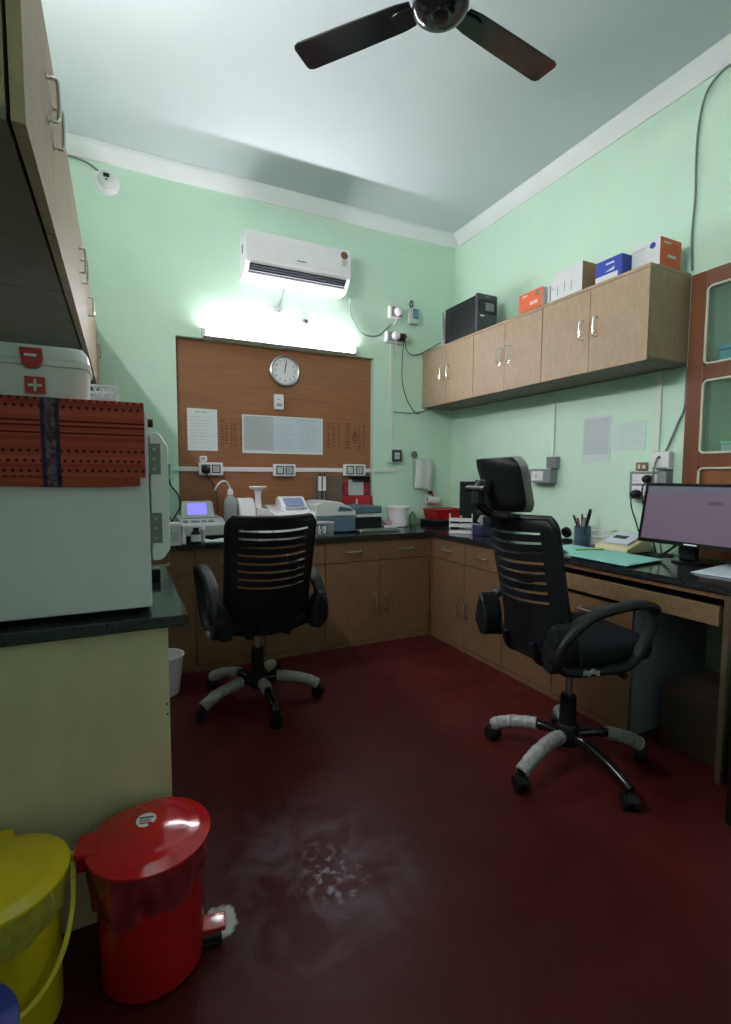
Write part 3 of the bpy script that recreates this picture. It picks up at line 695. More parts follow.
# ---------------------------------------------------------------- right wall fittings
tag(MB().tube([(-.014, -2.30, 3.27), (-.012, -2.235, 3.272), (-.012, -2.17, 3.22), (-.012, -2.138, 3.10), (-.012, -2.130, 2.92), (-.012, -2.136, 2.72), (-.012, -2.128, 2.52), (-.012, -2.1385, 2.345)], .005, 8, smooth=7).build('wall_cable', CABLE), 'grey cable running down the wall from the cornice to behind the overhead cabinets', 'cable')
tag(MB().tube([(-.012, -2.137, 1.846), (-.012, -2.138, 1.64), (-.012, -2.11, 1.56), (-.012, -2.07, 1.46), (-.014, -2.045, 1.395)], .0055, 8, smooth=6).build('wall_cable', CABLE), 'grey cable slanting from the almirah edge down to the white wall box', 'cable')
def vconduit(label, y, z0, z1, w=.026):
    t = thing('conduit', label, 'conduit', (0, y, z0)); MB().box(-.014, -.001, y-w/2, y+w/2, z0, z1, .003).build('channel', CONDM, t)
    MB().box(-.017, -.0145, y-w/2-.004, y+w/2+.004, (z0+z1)/2-.01, (z0+z1)/2+.01, .001).build('saddle_clip', CONDM, t)
vconduit('painted conduit on the wall above the single grey switch box behind the headrest chair', -1.216, 1.392, 1.848)
vconduit('painted conduit on the wall above the white wall box by the almirah', -1.985, 1.40, 1.848, .034)
def switchbox(label, y0, y1, z0, z1, d=.055):
    t = thing('switch_box', label, 'switch box', (0, (y0+y1)/2, z0))
    MB().box(-d, -.001, y0, y1, z0, z1, .005).build('box', GREYP, t); return t
t = switchbox('long grey switch box with white sockets on the wall behind the headrest chair', -1.262, -1.055, 1.205, 1.305, .07)
MB().box(-.0735, -.0705, -1.195, -1.085, 1.222, 1.288, .002).build('socket_face', WHT, t)
b = MB()
for yy in (-1.10, -1.165):
    for dy, dz in ((-.010, 1.247), (.010, 1.247), (0, 1.268)): b.cyl((-.0745, yy+dy, dz), (-.0737, yy+dy, dz), .004, nseg=10)
b.box(-.0755, -.0737, -1.140, -1.125, 1.24, 1.27)
b.build('socket_holes', INK, t)
t = switchbox('small dark junction box at the foot of the conduit behind the headrest chair', -1.283, -1.195, 1.311, 1.390, .045)
MB().box(-.048, -.0455, -1.27, -1.21, 1.323, 1.378, .002).build('cover', GREYC, t)
t = switchbox('large grey switch board with white sockets on the wall behind the monitor', -2.085, -1.862, 1.122, 1.283, .06)
for z0, z1 in ((1.213, 1.268), (1.145, 1.200)):
    f = MB().box(-.0635, -.0605, -2.035, -1.882, z0, z1, .002).build('socket_face', WHT, t)
    b = MB()
    for yy in (-1.905, -1.957, -2.01):
        for dy, dz in ((-.009, .018), (.009, .018), (0, .038)): b.cyl((-.0645, yy+dy, z0+dz), (-.0637, yy+dy, z0+dz), .0035, nseg=8)
    b.build('socket_holes', INK, f)
plug('power_plug', 'black plug in the top row of the switch board behind the monitor', (-.066, -1.990, 1.240), BLK, .024, [(-.09, -1.966, 1.18), (-.10, -1.99, 1.08), (-.09, -2.03, .95), (-.08, -2.06, .828)], dd=(-1, 0, 0))
plug('power_plug', 'black square plug in the lower row of the switch board, beside the monitor corner', (-.066, -1.922, 1.152), BLK, .026, [(-.10, -1.907, 1.12), (-.09, -1.91, 1.06), (-.06, -1.92, .98), (-.03, -1.95, .83)], dd=(-1, 0, 0))
t = thing('wall_box', 'white plastic router-like box on the wall above the grey switch board', 'wall box', (0, -2.02, 1.295))
MB().box(-.045, -.001, -2.085, -1.985, 1.295, 1.395, .006).build('box', WHT, t)
MB().box(-.055, -.0455, -2.075, -1.992, 1.297, 1.306, .002).build('lower_ledge', GREYP, t)
MB().box(-.048, -.0455, -2.036, -2.022, 1.355, 1.37).build('dark_port', INKD, t)
tag(MB().tube([(-.052, -2.024, 1.362), (-.062, -2.020, 1.33), (-.075, -2.018, 1.28), (-.076, -2.016, 1.22), (-.085, -2.02, 1.10), (-.10, -2.08, .95), (-.12, -2.12, .826)], .005, 7, smooth=7).build('data_cable', CABLE), 'thin cable hanging from the white wall box down over the grey switch board', 'cable')
t = thing('sticker', 'tiny gilt-framed picture sticker on the wall above the grey switch board', 'sticker', (0, -1.9, 1.29))
MB().box(-.010, -.001, -1.937, -1.863, 1.290, 1.338, .002).build('gilt_frame', PLYED, t)
MB().box(-.0112, -.0102, -1.930, -1.870, 1.296, 1.332).build('picture', BRONZ, t); MB().box(-.0120, -.0113, -1.925, -1.905, 1.300, 1.322).box(-.0120, -.0113, -1.893, -1.877, 1.300, 1.326).build('pale_figures', BEAD, t)
t = thing('notice_sheet', 'greyish printed sheet on the wall below the middle overhead cabinet', 'paper', (0, -1.57, 1.34))
MB().box(-.003, -.001, -1.680, -1.466, 1.342, 1.640).build('paper', mat('lilac_paper', (.62, .72, .72), .6, noise=.05, nscale=60), t)
MB().box(-.0038, -.0031, -1.668, -1.478, 1.395, 1.625).build('printed_block', mat('grey_print', (.52, .58, .60), .6, noise=.08, nscale=200), t)
b = MB()
for i in range(16):
    z = 1.61-.0135*i; b.box(-.0044, -.0039, -1.66+.02*rnd.random(), -1.49-.02*rnd.random(), z, z+.002)
b.build('printed_lines', FAINT, t, smooth=False)
t = thing('notice_sheet', 'pale landscape sheet on the wall beside the greyish sheet, nearer the almirah', 'paper', (0, -1.8, 1.41))
MB().box(-.003, -.001, -1.912, -1.695, 1.412, 1.585).build('paper', mat('pale_paper', (.62, .76, .72), .6, noise=.04, nscale=60), t)
b = MB()
for i in range(9):
    z = 1.565-.0145*i; b.box(-.0036, -.0031, -1.89+.03*rnd.random(), -1.72-.03*rnd.random(), z, z+.002)
b.build('printed_lines', FAINT, t, smooth=False)

# ---------------------------------------------------------------- towel holder, roll on the back wall near the corner
t = thing('towel_holder', 'white towel in a wire holder on the back wall near the corner', 'towel holder', (-.35, 0, 1.11))
MB().tube([(-.444, -.03, 1.395), (-.450, -.035, 1.25), (-.44, -.04, 1.13), (-.40, -.045, 1.112), (-.31, -.05, 1.118), (-.265, -.05, 1.16)], .004, 8, smooth=6).build('wire_frame', CONDM, t)
MB().tube([(-.444, -.03, 1.395), (-.38, -.045, 1.400), (-.29, -.045, 1.395)], .004, 8, smooth=4).build('top_rail', CONDM, t)
def tw(u, v):
    x = -.425+.165*u+.006*math.sin(v*5); z = 1.392-.245*v-.02*u*v
    return ((x, -.060-.018*math.sin(u*PI)-.006*math.sin(u*9), z), (0, -1, 0))
MB().sheet(tw, [i/14 for i in range(15)], [i/12 for i in range(13)], .022).build('towel', TOWEL, t)
MB().tube([(-.415+.028*math.cos(a), -.012, 1.438+.026*math.sin(a)) for a in [2*PI*k/14 for k in range(14)]], .006, 7, True).cyl((-.415, -.001, 1.438), (-.415, -.02, 1.438), .012).build('hook_ring', GREYC, t)
t = thing('tissue_roll', 'white tissue roll on a small wall peg near the room corner', 'tissue roll', (-.22, -.06, 1.0))
MB().lathe([(.014, 0), (.034, 0), (.036, .004), (.036, .116), (.034, .12), (.014, .12)], M=Matrix.Translation((-.30, -.05, 1.035)) @ Matrix.Rotation(R(96), 4, 'Y')).build('paper_roll', PAPER, t)
MB().cyl((-.177, -.05, 1.022), (-.165, -.05, 1.021), .016).build('dark_core_end', INKD, t)
MB().tube([(-.235, -.001, 1.098), (-.235, -.03, 1.094), (-.235, -.048, 1.066)], .008, 8, smooth=4).cyl((-.235, -.001, 1.098), (-.235, -.014, 1.098), .018).build('peg', REDT, t)

# ---------------------------------------------------------------- L-shaped granite worktop
wt = MB().prism([(XL+.002, -.002), (XL+.002, -.602), (-.622, -.602), (-.622, -2.732), (-.002, -2.732), (-.002, -.002)], 'z', .790, .820, .004, 2).build('worktop', GRAN)
tag(wt, 'long L-shaped black granite worktop along the back and right-hand walls', 'worktop')
tag(MB().box(NX0+.002, NX1-.002, -.001, .054, .802, .829).build('window_ledge', GRAN), 'narrow black granite ledge at the foot of the plywood board', 'ledge')

# base cabinets, fronts along the back wall (y=-.578)
HN = {}
def base_unit_back(label, x0, x1):
    t = thing('base_cabinet', label, 'cabinet', ((x0+x1)/2, -.3, 0), group='base cabinets under the back worktop')
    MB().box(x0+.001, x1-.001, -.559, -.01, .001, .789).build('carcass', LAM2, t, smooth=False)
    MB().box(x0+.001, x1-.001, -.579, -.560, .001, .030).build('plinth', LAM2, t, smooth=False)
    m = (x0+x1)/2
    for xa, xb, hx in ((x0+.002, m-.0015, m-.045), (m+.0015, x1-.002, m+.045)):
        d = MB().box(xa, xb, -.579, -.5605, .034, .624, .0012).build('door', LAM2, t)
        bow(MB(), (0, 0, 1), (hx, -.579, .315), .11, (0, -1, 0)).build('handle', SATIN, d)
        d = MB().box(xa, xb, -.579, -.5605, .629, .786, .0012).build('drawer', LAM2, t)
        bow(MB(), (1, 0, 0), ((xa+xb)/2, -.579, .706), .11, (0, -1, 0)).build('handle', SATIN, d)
    return t
base_unit_back('tan base cabinet under the back worktop, beside the white waste bucket', XL+.01, -2.364)
base_unit_back('tan base cabinet under the back worktop, behind the chair without headrest', -2.363, -1.485)
base_unit_back('tan two-drawer base cabinet under the back worktop, ending at the room corner', -1.484, -.608)
def base_unit_right(label, y0, y1, two=True, filler=False):
    t = thing('base_cabinet', label, 'cabinet', (-.3, (y0+y1)/2, 0), group='base cabinets under the right-hand worktop')
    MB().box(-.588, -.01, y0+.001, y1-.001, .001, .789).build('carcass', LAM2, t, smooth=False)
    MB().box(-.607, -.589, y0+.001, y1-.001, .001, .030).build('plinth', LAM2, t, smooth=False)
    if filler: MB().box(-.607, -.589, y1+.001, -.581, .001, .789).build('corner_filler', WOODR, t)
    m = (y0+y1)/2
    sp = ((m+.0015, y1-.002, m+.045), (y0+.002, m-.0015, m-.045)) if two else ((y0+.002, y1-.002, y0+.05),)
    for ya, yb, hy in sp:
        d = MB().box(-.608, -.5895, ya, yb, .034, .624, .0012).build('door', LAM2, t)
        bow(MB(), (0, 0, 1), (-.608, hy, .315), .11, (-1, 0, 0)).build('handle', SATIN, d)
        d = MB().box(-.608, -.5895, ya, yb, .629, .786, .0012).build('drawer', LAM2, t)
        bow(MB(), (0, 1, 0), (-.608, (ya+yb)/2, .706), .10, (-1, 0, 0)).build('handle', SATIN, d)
    return t
base_unit_right('tan two-door base cabinet under the right-hand worktop, first from the room corner', -1.417, -.618, True, True)
base_unit_right('narrow single-door base cabinet under the right-hand worktop, behind the headrest chair', -1.833, -1.418, False)
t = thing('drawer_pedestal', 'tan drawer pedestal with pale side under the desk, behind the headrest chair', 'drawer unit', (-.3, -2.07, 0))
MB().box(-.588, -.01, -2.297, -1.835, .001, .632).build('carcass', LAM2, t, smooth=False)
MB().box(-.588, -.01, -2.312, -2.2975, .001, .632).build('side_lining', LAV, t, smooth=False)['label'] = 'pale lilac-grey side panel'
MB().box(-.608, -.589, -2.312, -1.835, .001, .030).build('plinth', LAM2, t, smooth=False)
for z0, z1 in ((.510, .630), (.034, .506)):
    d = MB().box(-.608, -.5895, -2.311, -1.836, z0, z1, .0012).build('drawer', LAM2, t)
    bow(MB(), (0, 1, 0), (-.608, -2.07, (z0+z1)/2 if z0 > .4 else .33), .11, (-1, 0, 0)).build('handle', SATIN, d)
MB().cyl((-.608, -2.25, .46), (-.614, -2.25, .46), .010, nseg=14).build('lock', SATIN, t)
# desk end panel, rail, keyboard tray
t = thing('desk_end_panel', 'tall tan-edged end panel closing the desk under the worktop end', 'panel', (-.3, -2.715, 0))
MB().box(-.585, -.01, -2.726, -2.704, .001, .789).build('panel', BLK, t, smooth=False)['label'] = 'black laminate panel'
MB().box(-.607, -.5855, -2.726, -2.704, .001, .789).build('edge_band', EDGED, t)['label'] = 'tan edge band'
tag(MB().box(-.606, -.588, -2.703, -1.835, .764, .789, .001).build('desk_rail', LAM2), 'thin tan rail fixed under the worktop edge above the keyboard tray', 'rail')
t = thing('keyboard_tray', 'tan pull-out keyboard tray under the desk worktop', 'keyboard tray', (-.4, -2.27, .66))
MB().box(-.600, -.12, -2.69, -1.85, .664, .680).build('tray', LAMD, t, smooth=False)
MB().box(-.622, -.6005, -2.695, -1.845, .655, .735, .001).build('front_strip', PLYED, t)
for yy in (-2.699, -1.846): MB().box(-.58, -.14, yy, yy+.004, .682, .70).build('slide_rail', SATIN, t)
t = thing('keyboard', 'black computer keyboard lying on the pull-out tray', 'keyboard', (-.5, -2.25, .68))
MB().prism([(-.585, .681), (-.44, .681), (-.44, .708), (-.585, .698)], 'y', -2.47, -2.02, .003).build('case', BLK, t)
b = MB()
for r_ in range(5):
    for k in range(16): b.box(-.578+.026*r_, -.556+.026*r_, -2.462+.0273*k, -2.439+.0273*k, .700+.0018*r_, .709+.0018*r_)
b.build('keys', DGREY, t, smooth=False)
# carton and tower under / beside the desk
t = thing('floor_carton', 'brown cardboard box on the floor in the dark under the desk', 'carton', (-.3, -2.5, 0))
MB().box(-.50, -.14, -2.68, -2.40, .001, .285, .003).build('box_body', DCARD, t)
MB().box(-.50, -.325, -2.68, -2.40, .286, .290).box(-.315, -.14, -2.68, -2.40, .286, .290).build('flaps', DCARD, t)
t = thing('computer_tower', 'black computer tower on the floor at the picture edge, outside the desk panel', 'computer', (-.7, -3.05, 0))
MB().box(-.845, -.40, -3.07, -2.872, .015, .56, .008).build('case', BLK, t)
MB().box(-.856, -.8455, -3.065, -2.877, .02, .555, .004).build('front_bezel', BLKG, t)
b = MB()
for xx in (-.80, -.45):
    for yy in (-3.04, -2.90): b.cyl((xx, yy, .001), (xx, yy, .015), .015, nseg=10)
b.build('feet', BLK, t)
# ---------------------------------------------------------------- laboratory things on the back worktop
ZG = .8205
t = thing('analyser', 'white benchtop analyser with a lit blue-violet screen at the near end of the back worktop', 'analyser', (-2.27, -.25, ZG))
MB().box(-2.41, -2.15, -.40, -.06, ZG+.012, ZG+.03).build('dark_base', BLK, t)
MB().prism([(-.43, .85), (-.43, .925), (-.30, .960), (-.06, .965), (-.06, .85)], 'x', -2.425, -2.135, .012, 3).build('body', OFFW, t)
Ms = Matrix.Translation((-2.30, -.30, .955)) @ Matrix.Rotation(R(-22), 4, 'X')
MB().prism([(-.112, 0), (-.103, .115), (-.092, .125), (.088, .125), (.099, .115), (.108, 0)], 'y', -.018, .025, .006, 2, M=Ms).build('screen_housing', OFFW, t)
MB().box(-.068, .056, -.0205, -.0185, .025, .105, M=Ms).build('screen', SCRB, t)['label'] = 'lit blue-violet screen'
b = MB(); Mk = Matrix.Translation((-2.30, -.365, .9445)) @ Matrix.Rotation(R(15), 4, 'X')
for x0, w in ((-.105, .03), (-.055, .055), (.01, .035), (.055, .035)): b.box(x0, x0+w, -.022, .016, 0, .004, M=Mk)
b.build('keypad', GREYP, t, smooth=False)
b = MB()
for xx in (-2.38, -2.18):
    for yy in (-.38, -.09): b.cyl((xx, yy, ZG), (xx, yy, ZG+.012), .015, nseg=10)
b.build('feet', BLK, t)
def bottle(name, label, x, y, prof, m, capm=None, cap=None, lab=None, labm=WCARD, cat='bottle', box=None):
    t = thing(name, label, cat, (x, y, ZG))
    MB().lathe(prof, (x, y, ZG), 24).build('bottle_body', m, t)
    if cap: MB().lathe(cap, (x, y, ZG), 20).build('cap', capm, t)
    if lab: r, z0, z1 = lab; MB().lathe([(r, z0), (r+.0008, z0), (r+.0008, z1), (r, z1)], (x, y, ZG), 24).build('paper_label', labm, t)
    return t
t = bottle('wash_bottle', 'tall milky wash bottle with a curved spout tube behind the chair without headrest', -2.078, -.27,
       [(0, .001), (.042, .001), (.046, .008), (.046, .225), (.039, .262), (.018, .284), (.016, .296), (0, .296)], MILKY, WHT, [(0, .2965), (.020, .2965), (.020, .322), (.013, .332), (.007, .336), (0, .336)])
MB().tube([(-2.078, -.27, ZG+.33), (-2.088, -.272, ZG+.365), (-2.11, -.285, ZG+.388), (-2.145, -.305, ZG+.386), (-2.175, -.32, ZG+.36), (-2.192, -.33, ZG+.330)], .006, 8, smooth=6).build('spout_tube', WHT, t)
MB().lathe([(0, .004), (.042, .004), (.042, .16), (0, .16)], (-2.078, -.27, ZG), 20).build('liquid', WHT, t)
t = thing('mixer', 'white bench mixer with a rounded cover, between wash bottle and funnel cup', 'mixer', (-1.965, -.26, ZG))
MB().prism([(-.35, ZG+.001), (-.35, .955), (-.33, 1.00), (-.29, 1.075), (-.26, 1.088), (-.18, 1.088), (-.17, 1.07), (-.17, ZG+.001)], 'x', -2.025, -1.915, .010, 3).build('housing', WHT, t)
MB().box(-2.005, -1.935, -.3505, -.3515, .86, .93).build('control_panel', GREYP, t)
t = thing('funnel_stand', 'white stand with a flared funnel cup on top, beside the bench mixer', 'funnel stand', (-1.86, -.28, ZG))
MB().box(-1.912, -1.800, -.36, -.20, ZG+.001, .965, .012, 3).build('base_block', WHT, t)
MB().prism([(-1.908, .966), (-1.804, .966), (-1.815, 1.005), (-1.90, 1.025)], 'y', -.35, -.21, .008, 2).build('sloping_top', WHT, t)
MB().lathe([(0, 1.02), (.030, 1.02), (.024, 1.06), (.020, 1.10), (.028, 1.145), (.060, 1.162), (.064, 1.168), (.058, 1.172), (.030, 1.155), (.016, 1.12), (0, 1.11)], (-1.885, -.28, 0), 28).build('funnel_cup', WHT, t)
t = thing('analyser', 'white sloping-console analyser with a small grey-blue display, behind the chair backrest', 'analyser', (-1.65, -.25, ZG))
MB().prism([(-.43, ZG+.004), (-.43, .930), (-.40, .985), (-.10, 1.030), (-.06, 1.01), (-.06, ZG+.004)], 'x', -1.80, -1.49, .012, 3).build('body', WHT, t)
MB().prism([(-.40, .985), (-.375, 1.000), (-.235, 1.092), (-.20, 1.096), (-.16, 1.075), (-.15, .995)], 'x', -1.725, -1.525, .012, 3).build('console', WHT, t)
Mc2 = Matrix.Translation((-1.625, -.305, 1.050)) @ Matrix.Rotation(R(33), 4, 'X')
MB().box(-.070, .070, -.045, .050, .004, .008, M=Mc2).build('display', SCRG, t)['label'] = 'grey-blue display'
b = MB()
for k in range(9): b.box(-.080+.018*k, -.067+.018*k, -.083, -.060, .002, .006, M=Mc2)
b.build('keypad', GREYP, t, smooth=False)
t = thing('analyser', 'wide grey and blue-grey analyser with a domed pale lid near the end of the board', 'analyser', (-1.24, -.25, ZG))
MB().box(-1.485, -1.165, -.40, -.08, ZG+.006, .945, .012, 3).build('lower_body', BLUEG, t)
MB().prism([(-1.487, .946), (-1.163, .946), (-1.163, .985), (-1.215, 1.005), (-1.27, 1.045), (-1.32, 1.058), (-1.43, 1.060), (-1.487, 1.035)], 'y', -.40, -.08, .010, 3).build('domed_lid', OFFW, t)['label'] = 'pale domed lid'
MB().prism([(-1.315, .985), (-1.19, .985), (-1.205, 1.003), (-1.30, 1.022)], 'y', -.404, -.401, .001).build('lid_window', BLUEG, t)
MB().box(-1.164, -.905, -.33, -.08, ZG+.006, .925, .006).build('sample_drawer', BLK, t)['label'] = 'black lower drawer housing'
MB().box(-1.164, -.905, -.325, -.08, .926, .955, .004).build('pale_strip', OFFW, t)
MB().box(-1.164, -.905, -.335, -.08, .956, 1.012, .010, 3).build('module_lid', BLUEG, t)
MB().cyl((-1.10, -.22, 1.0125), (-1.10, -.22, 1.024), .03, nseg=18).build('port_cap', BLUEG, t)
b = MB()
for xx in (-1.46, -1.19, -.93):
    for yy in (-.31, -.10): b.cyl((xx, yy, ZG), (xx, yy, ZG+.006), .014, nseg=10)
b.build('feet', BLK, t)
t = thing('plastic_tub', 'small clear plastic tub with tips inside at the worktop edge beside the chair', 'tub', (-1.47, -.48, ZG))
b = MB(); b.box(-1.545, -1.405, -.545, -.445, ZG+.001, ZG+.004)
for q in ((-1.545, -1.542, -.545, -.445), (-1.408, -1.405, -.545, -.445), (-1.542, -1.408, -.545, -.542), (-1.542, -1.408, -.448, -.445)): b.box(*q, ZG+.004, ZG+.095)
b.build('tub_wall', ACRYL, t, smooth=False)
MB().tube([(-1.475+q[0], -.495+q[1], ZG+.096) for q in rrect(.142, .102, .01, 2)], .003, 6, True).build('rim', WHT, t)
rnd = random.Random(11)
for k in range(9):
    x, y = -1.525+.10*rnd.random(), -.53+.07*rnd.random(); z = ZG+.016
    o = MB().cyl((x, y, z), (x+.02*rnd.random(), y+.02*rnd.random(), z+.03+.03*rnd.random()), .009, .006, nseg=10).build('pipette_tip', (WHT, WHT, BLUEG)[k % 3])
    tag(o, 'small plastic pipette tip lying inside the clear tub', 'pipette tip', 'tips in the clear tub')
t = thing('instrument_tray', 'flat grey metal tray on the worktop in front of the grey and blue-grey analyser', 'tray', (-.98, -.42, ZG))
b = MB(); b.box(-1.155, -.80, -.45, -.35, ZG+.001, ZG+.006, .001)
b.build('tray_base', SATIN, t); MB().tube([(-.9775+q[0], -.40+q[1], ZG+.012) for q in rrect(.350, .095, .015, 3)], .006, 8, True).build('rolled_rim', SATIN, t)
t = thing('supply_packet', 'small pink-and-white packet beside the white lidded bucket', 'packet', (-.79, -.22, ZG))
MB().box(-.865, -.745, -.30, -.21, ZG+.001, ZG+.030, .006).build('packet_body', WCARD, t); MB().box(-.84, -.79, -.29, -.22, ZG+.0302, ZG+.055, .004).build('pink_wad', mat('pink_paper', (.62, .34, .36), .7, noise=.15, nscale=60), t)
t = thing('lidded_bucket', 'white plastic bucket with a lid on the worktop under the small grey socket', 'bucket', (-.635, -.13, ZG))
MB().lathe([(0, .001), (.083, .001), (.088, .006), (.094, .155), (0, .155)], (-.645, -.13, ZG), 36).build('bucket_body', WHT, t)
MB().lathe([(.0955, .150), (.101, .150), (.102, .168), (.097, .174), (.085, .170), (0, .170)], (-.645, -.13, ZG), 36).build('lid', WHT, t)
t = bottle('pump_bottle', 'small clear green pump bottle beside the white lidded bucket', -.475, -.095, [(0, .001), (.027, .001), (.029, .006), (.029, .085), (.018, .105), (.011, .115), (0, .115)], clear('green_tint', (.72, .88, .78), .2), WHT,
       [(0, .1155), (.012, .1155), (.012, .135), (.005, .138), (.005, .150), (.010, .152), (.010, .160), (0, .160)])
MB().box(-.505, -.475, -.10, -.09, ZG+.152, ZG+.160, .002).build('nozzle', WHT, t)
t = thing('black_tray', 'low black tray under the red tray in the worktop corner', 'tray', (-.21, -.16, ZG))
MB().box(-.36, -.06, -.27, -.04, ZG+.001, ZG+.042, .006).build('tray_body', BLK, t); MB().box(-.365, -.055, -.275, -.035, ZG+.0425, ZG+.048, .002).build('rim', DGREY, t)
t = thing('red_tray', 'deep red plastic tray sitting on the black tray in the worktop corner', 'tray', (-.21, -.16, .87))
zt = ZG+.0485
MB().prism([(-.315, zt), (-.065, zt), (-.040, zt+.085), (-.34, zt+.085)], 'y', -.25, -.045, .006, 2).build('tray_body', RED, t)
MB().tube([(-.19+q[0], -.147+q[1], zt+.086) for q in rrect(.305, .215, .02, 3)], .006, 8, True).build('rim', RED, t)
# glassware and small things by the blue-screen analyser
t = thing('reagent_box', 'pale reagent box standing by the incubator door on the back worktop', 'reagent box', (-2.49, -.56, ZG))
MB().box(-2.54, -2.445, -.62, -.53, ZG+.001, ZG+.115, .004).build('box_body', OFFW, t); MB().box(-2.542, -2.443, -.622, -.528, ZG+.1155, ZG+.140, .005).build('lid', WHT, t)
MB().box(-2.53, -2.455, -.6215, -.6205, ZG+.03, ZG+.09).build('paper_label', PAPERG, t)
bottle('dropper_bottle', 'tiny white dropper bottle between the reagent box and the dark bottle', -2.425, -.555, [(0, .001), (.014, .001), (.015, .004), (.015, .045), (.007, .056), (0, .056)], WHT, WHT, [(0, .0565), (.007, .0565), (.0035, .085), (0, .086)])
bottle('reagent_bottle', 'dark brown reagent bottle with white label before the blue-screen analyser', -2.350, -.548, [(0, .001), (.027, .001), (.029, .005), (.029, .066), (.022, .076), (.016, .080), (0, .080)], BLK, BLKG, [(0, .0805), (.018, .0805), (.018, .100), (0, .100)], (.0293, .015, .058))
bottle('sample_vial', 'small clear vial with white cap beside the dark reagent bottle', -2.300, -.49, [(0, .001), (.014, .001), (.015, .004), (.015, .075), (.012, .080), (0, .080)], MILKY, WHT, [(0, .0805), (.015, .0805), (.015, .102), (0, .102)])
tag(MB().sheet(lambda u, v: ((-2.30+.13*u, -.575+.055*v+.01*math.sin(u*6), ZG+.006+.018*abs(math.sin(u*4+v*3))*(1-abs(2*v-1))), (0, 0, 1)), [i/12 for i in range(13)], [i/8 for i in range(9)], .006).build('crumpled_tissue', PAPER), 'crumpled white tissue lying at the worktop edge by the dark bottle', 'tissue')

# holders standing on the ledge against the board
t = thing('pipette_stand', 'clear acrylic stand with two white pipettes against the board', 'stand', (-1.22, .0, .83))
MB().box(-1.335, -1.105, .036, .040, .8305, 1.255).build('clear_back', ACRYL, t, smooth=False); MB().box(-1.335, -1.105, .004, .0358, .8305, .836).build('clear_shelf', ACRYL, t, smooth=False)
for x in (-1.339, -1.101): MB().box(x-.003, x+.003, .034, .042, .8305, 1.26).build('edge_strip', GREYC, t)
for x, s in ((-1.298, 'white pipette hanging on the clear stand, first from the analyser'), (-1.258, 'white pipette hanging on the clear stand, beside the first one')):
    q = thing('pipette', s, 'pipette', (x, .02, 1.0), group='pipettes on the clear stand')
    MB().cyl((x, .018, 1.125), (x, .018, 1.245), .016, .014, nseg=14).build('grip', WHT, q); MB().cyl((x, .018, 1.246), (x, .018, 1.268), .007, nseg=10).build('plunger', BLK, q)
    MB().cyl((x, .018, 1.124), (x, .018, .99), .006, .004, nseg=10).build('shaft', GREYP, q)
t = thing('file_holder', 'red plastic wall file holder with a white printed sheet beneath the end socket plate', 'file holder', (-.96, .0, .83))
MB().box(-1.095, -.832, .034, .042, .8305, 1.20).build('back_plate', REDT, t); MB().box(-1.095, -.832, -.012, .0335, .8305, 1.08, .004).build('pocket', REDM, t)
MB().box(-1.035, -.895, .031, .0335, 1.085, 1.215).build('printed_sheet', PAPERG, t)
b = MB()
for x in (-1.03, -.90): b.cyl((x, -.0125, .99), (x, -.0145, .99), .018, nseg=16)
b.build('pale_stickers', mat('pink_sticker', (.60, .25, .25), .5, noise=.2, nscale=60), t)
MB().box(-.985, -.970, -.014, -.0125, .85, 1.06).build('front_rib', BEAD, t)
t = thing('clip_rack', 'black toothed rack strip fixed below the end socket plate', 'rack', (-.92, BY, 1.20))
b = MB(); b.box(-1.00, -.835, BY-.03, BY-.001, 1.225, 1.242); b.build('bar', BLK, t)
for k in range(8): MB().box(-.998+.0205*k, -.987+.0205*k, BY-.036, BY-.005, 1.198, 1.224).build('clip', BLK, t)

# ---------------------------------------------------------------- right-hand worktop
t = thing('test_tube_rack', 'white three-tier test tube rack on the worktop before the black screen', 'rack', (-.475, -.79, ZG), R(-42))
RZ = Matrix.Identity(4)
def loc(b): return b.xf(Matrix.Translation((-.475, -.79, 0)))
for z in (ZG+.002, ZG+.050, ZG+.092):
    b = MB(); b.box(-.080, .080, -.032, -.022, z, z+.022).box(-.080, .080, .022, .032, z, z+.022)
    for k in range(7): b.box(-.080+.0255*k, -.073+.0255*k, -.0215, .0215, z, z+.012)
    loc(b).build('tier', WHT, t, smooth=False)
b = MB()
for x in (-.0845, .0805): b.box(x, x+.004, -.032, .032, ZG, ZG+.110).box(x, x+.004, -.032, -.020, ZG+.110, ZG+.138).box(x, x+.004, .020, .032, ZG+.110, ZG+.138).box(x, x+.004, -.032, .032, ZG+.138, ZG+.150)
loc(b).build('end_frames', WHT, t, smooth=False)
q = thing('test_tube', 'single capped test tube standing in the white rack', 'test tube', (-.475, -.79, ZG+.02)); b = MB().cyl((-.475, -.79, ZG+.018), (-.475, -.79, ZG+.11), .008, nseg=12); b.build('tube', MILKY, q)
MB().cyl((-.475, -.79, ZG+.1105), (-.475, -.79, ZG+.135), .010, nseg=12).build('cap', mat('pink_cap', (.55, .25, .25), .5, noise=.1), q)
t = thing('tissue_box', 'dark blue tissue box with a white tissue standing out, beside the rack', 'tissue box', (-.37, -.99, ZG))
MB().box(-.465, -.325, -1.015, -.915, ZG+.001, ZG+.075, .004).build('box_body', mat('navy_card', (.02, .025, .07), .5, noise=.1), t)
MB().sheet(lambda u, v: ((-.46+.12*u+.012*math.sin(v*4), -.975+.02*math.sin(u*5)*(1-v), ZG+.076+v*(.12-.11*abs(u-.5)*1.6)), (0, 1, .1)), [i/10 for i in range(11)], [i/8 for i in range(9)], .003).build('tissue', PAPER, t)
t = thing('small_monitor', 'black flat screen standing near the room corner, partly behind the headrest', 'monitor', (-.18, -.70, ZG), R(-61))
def loc2(b): return b.xf(Matrix.Translation((-.18, -.70, 0)))
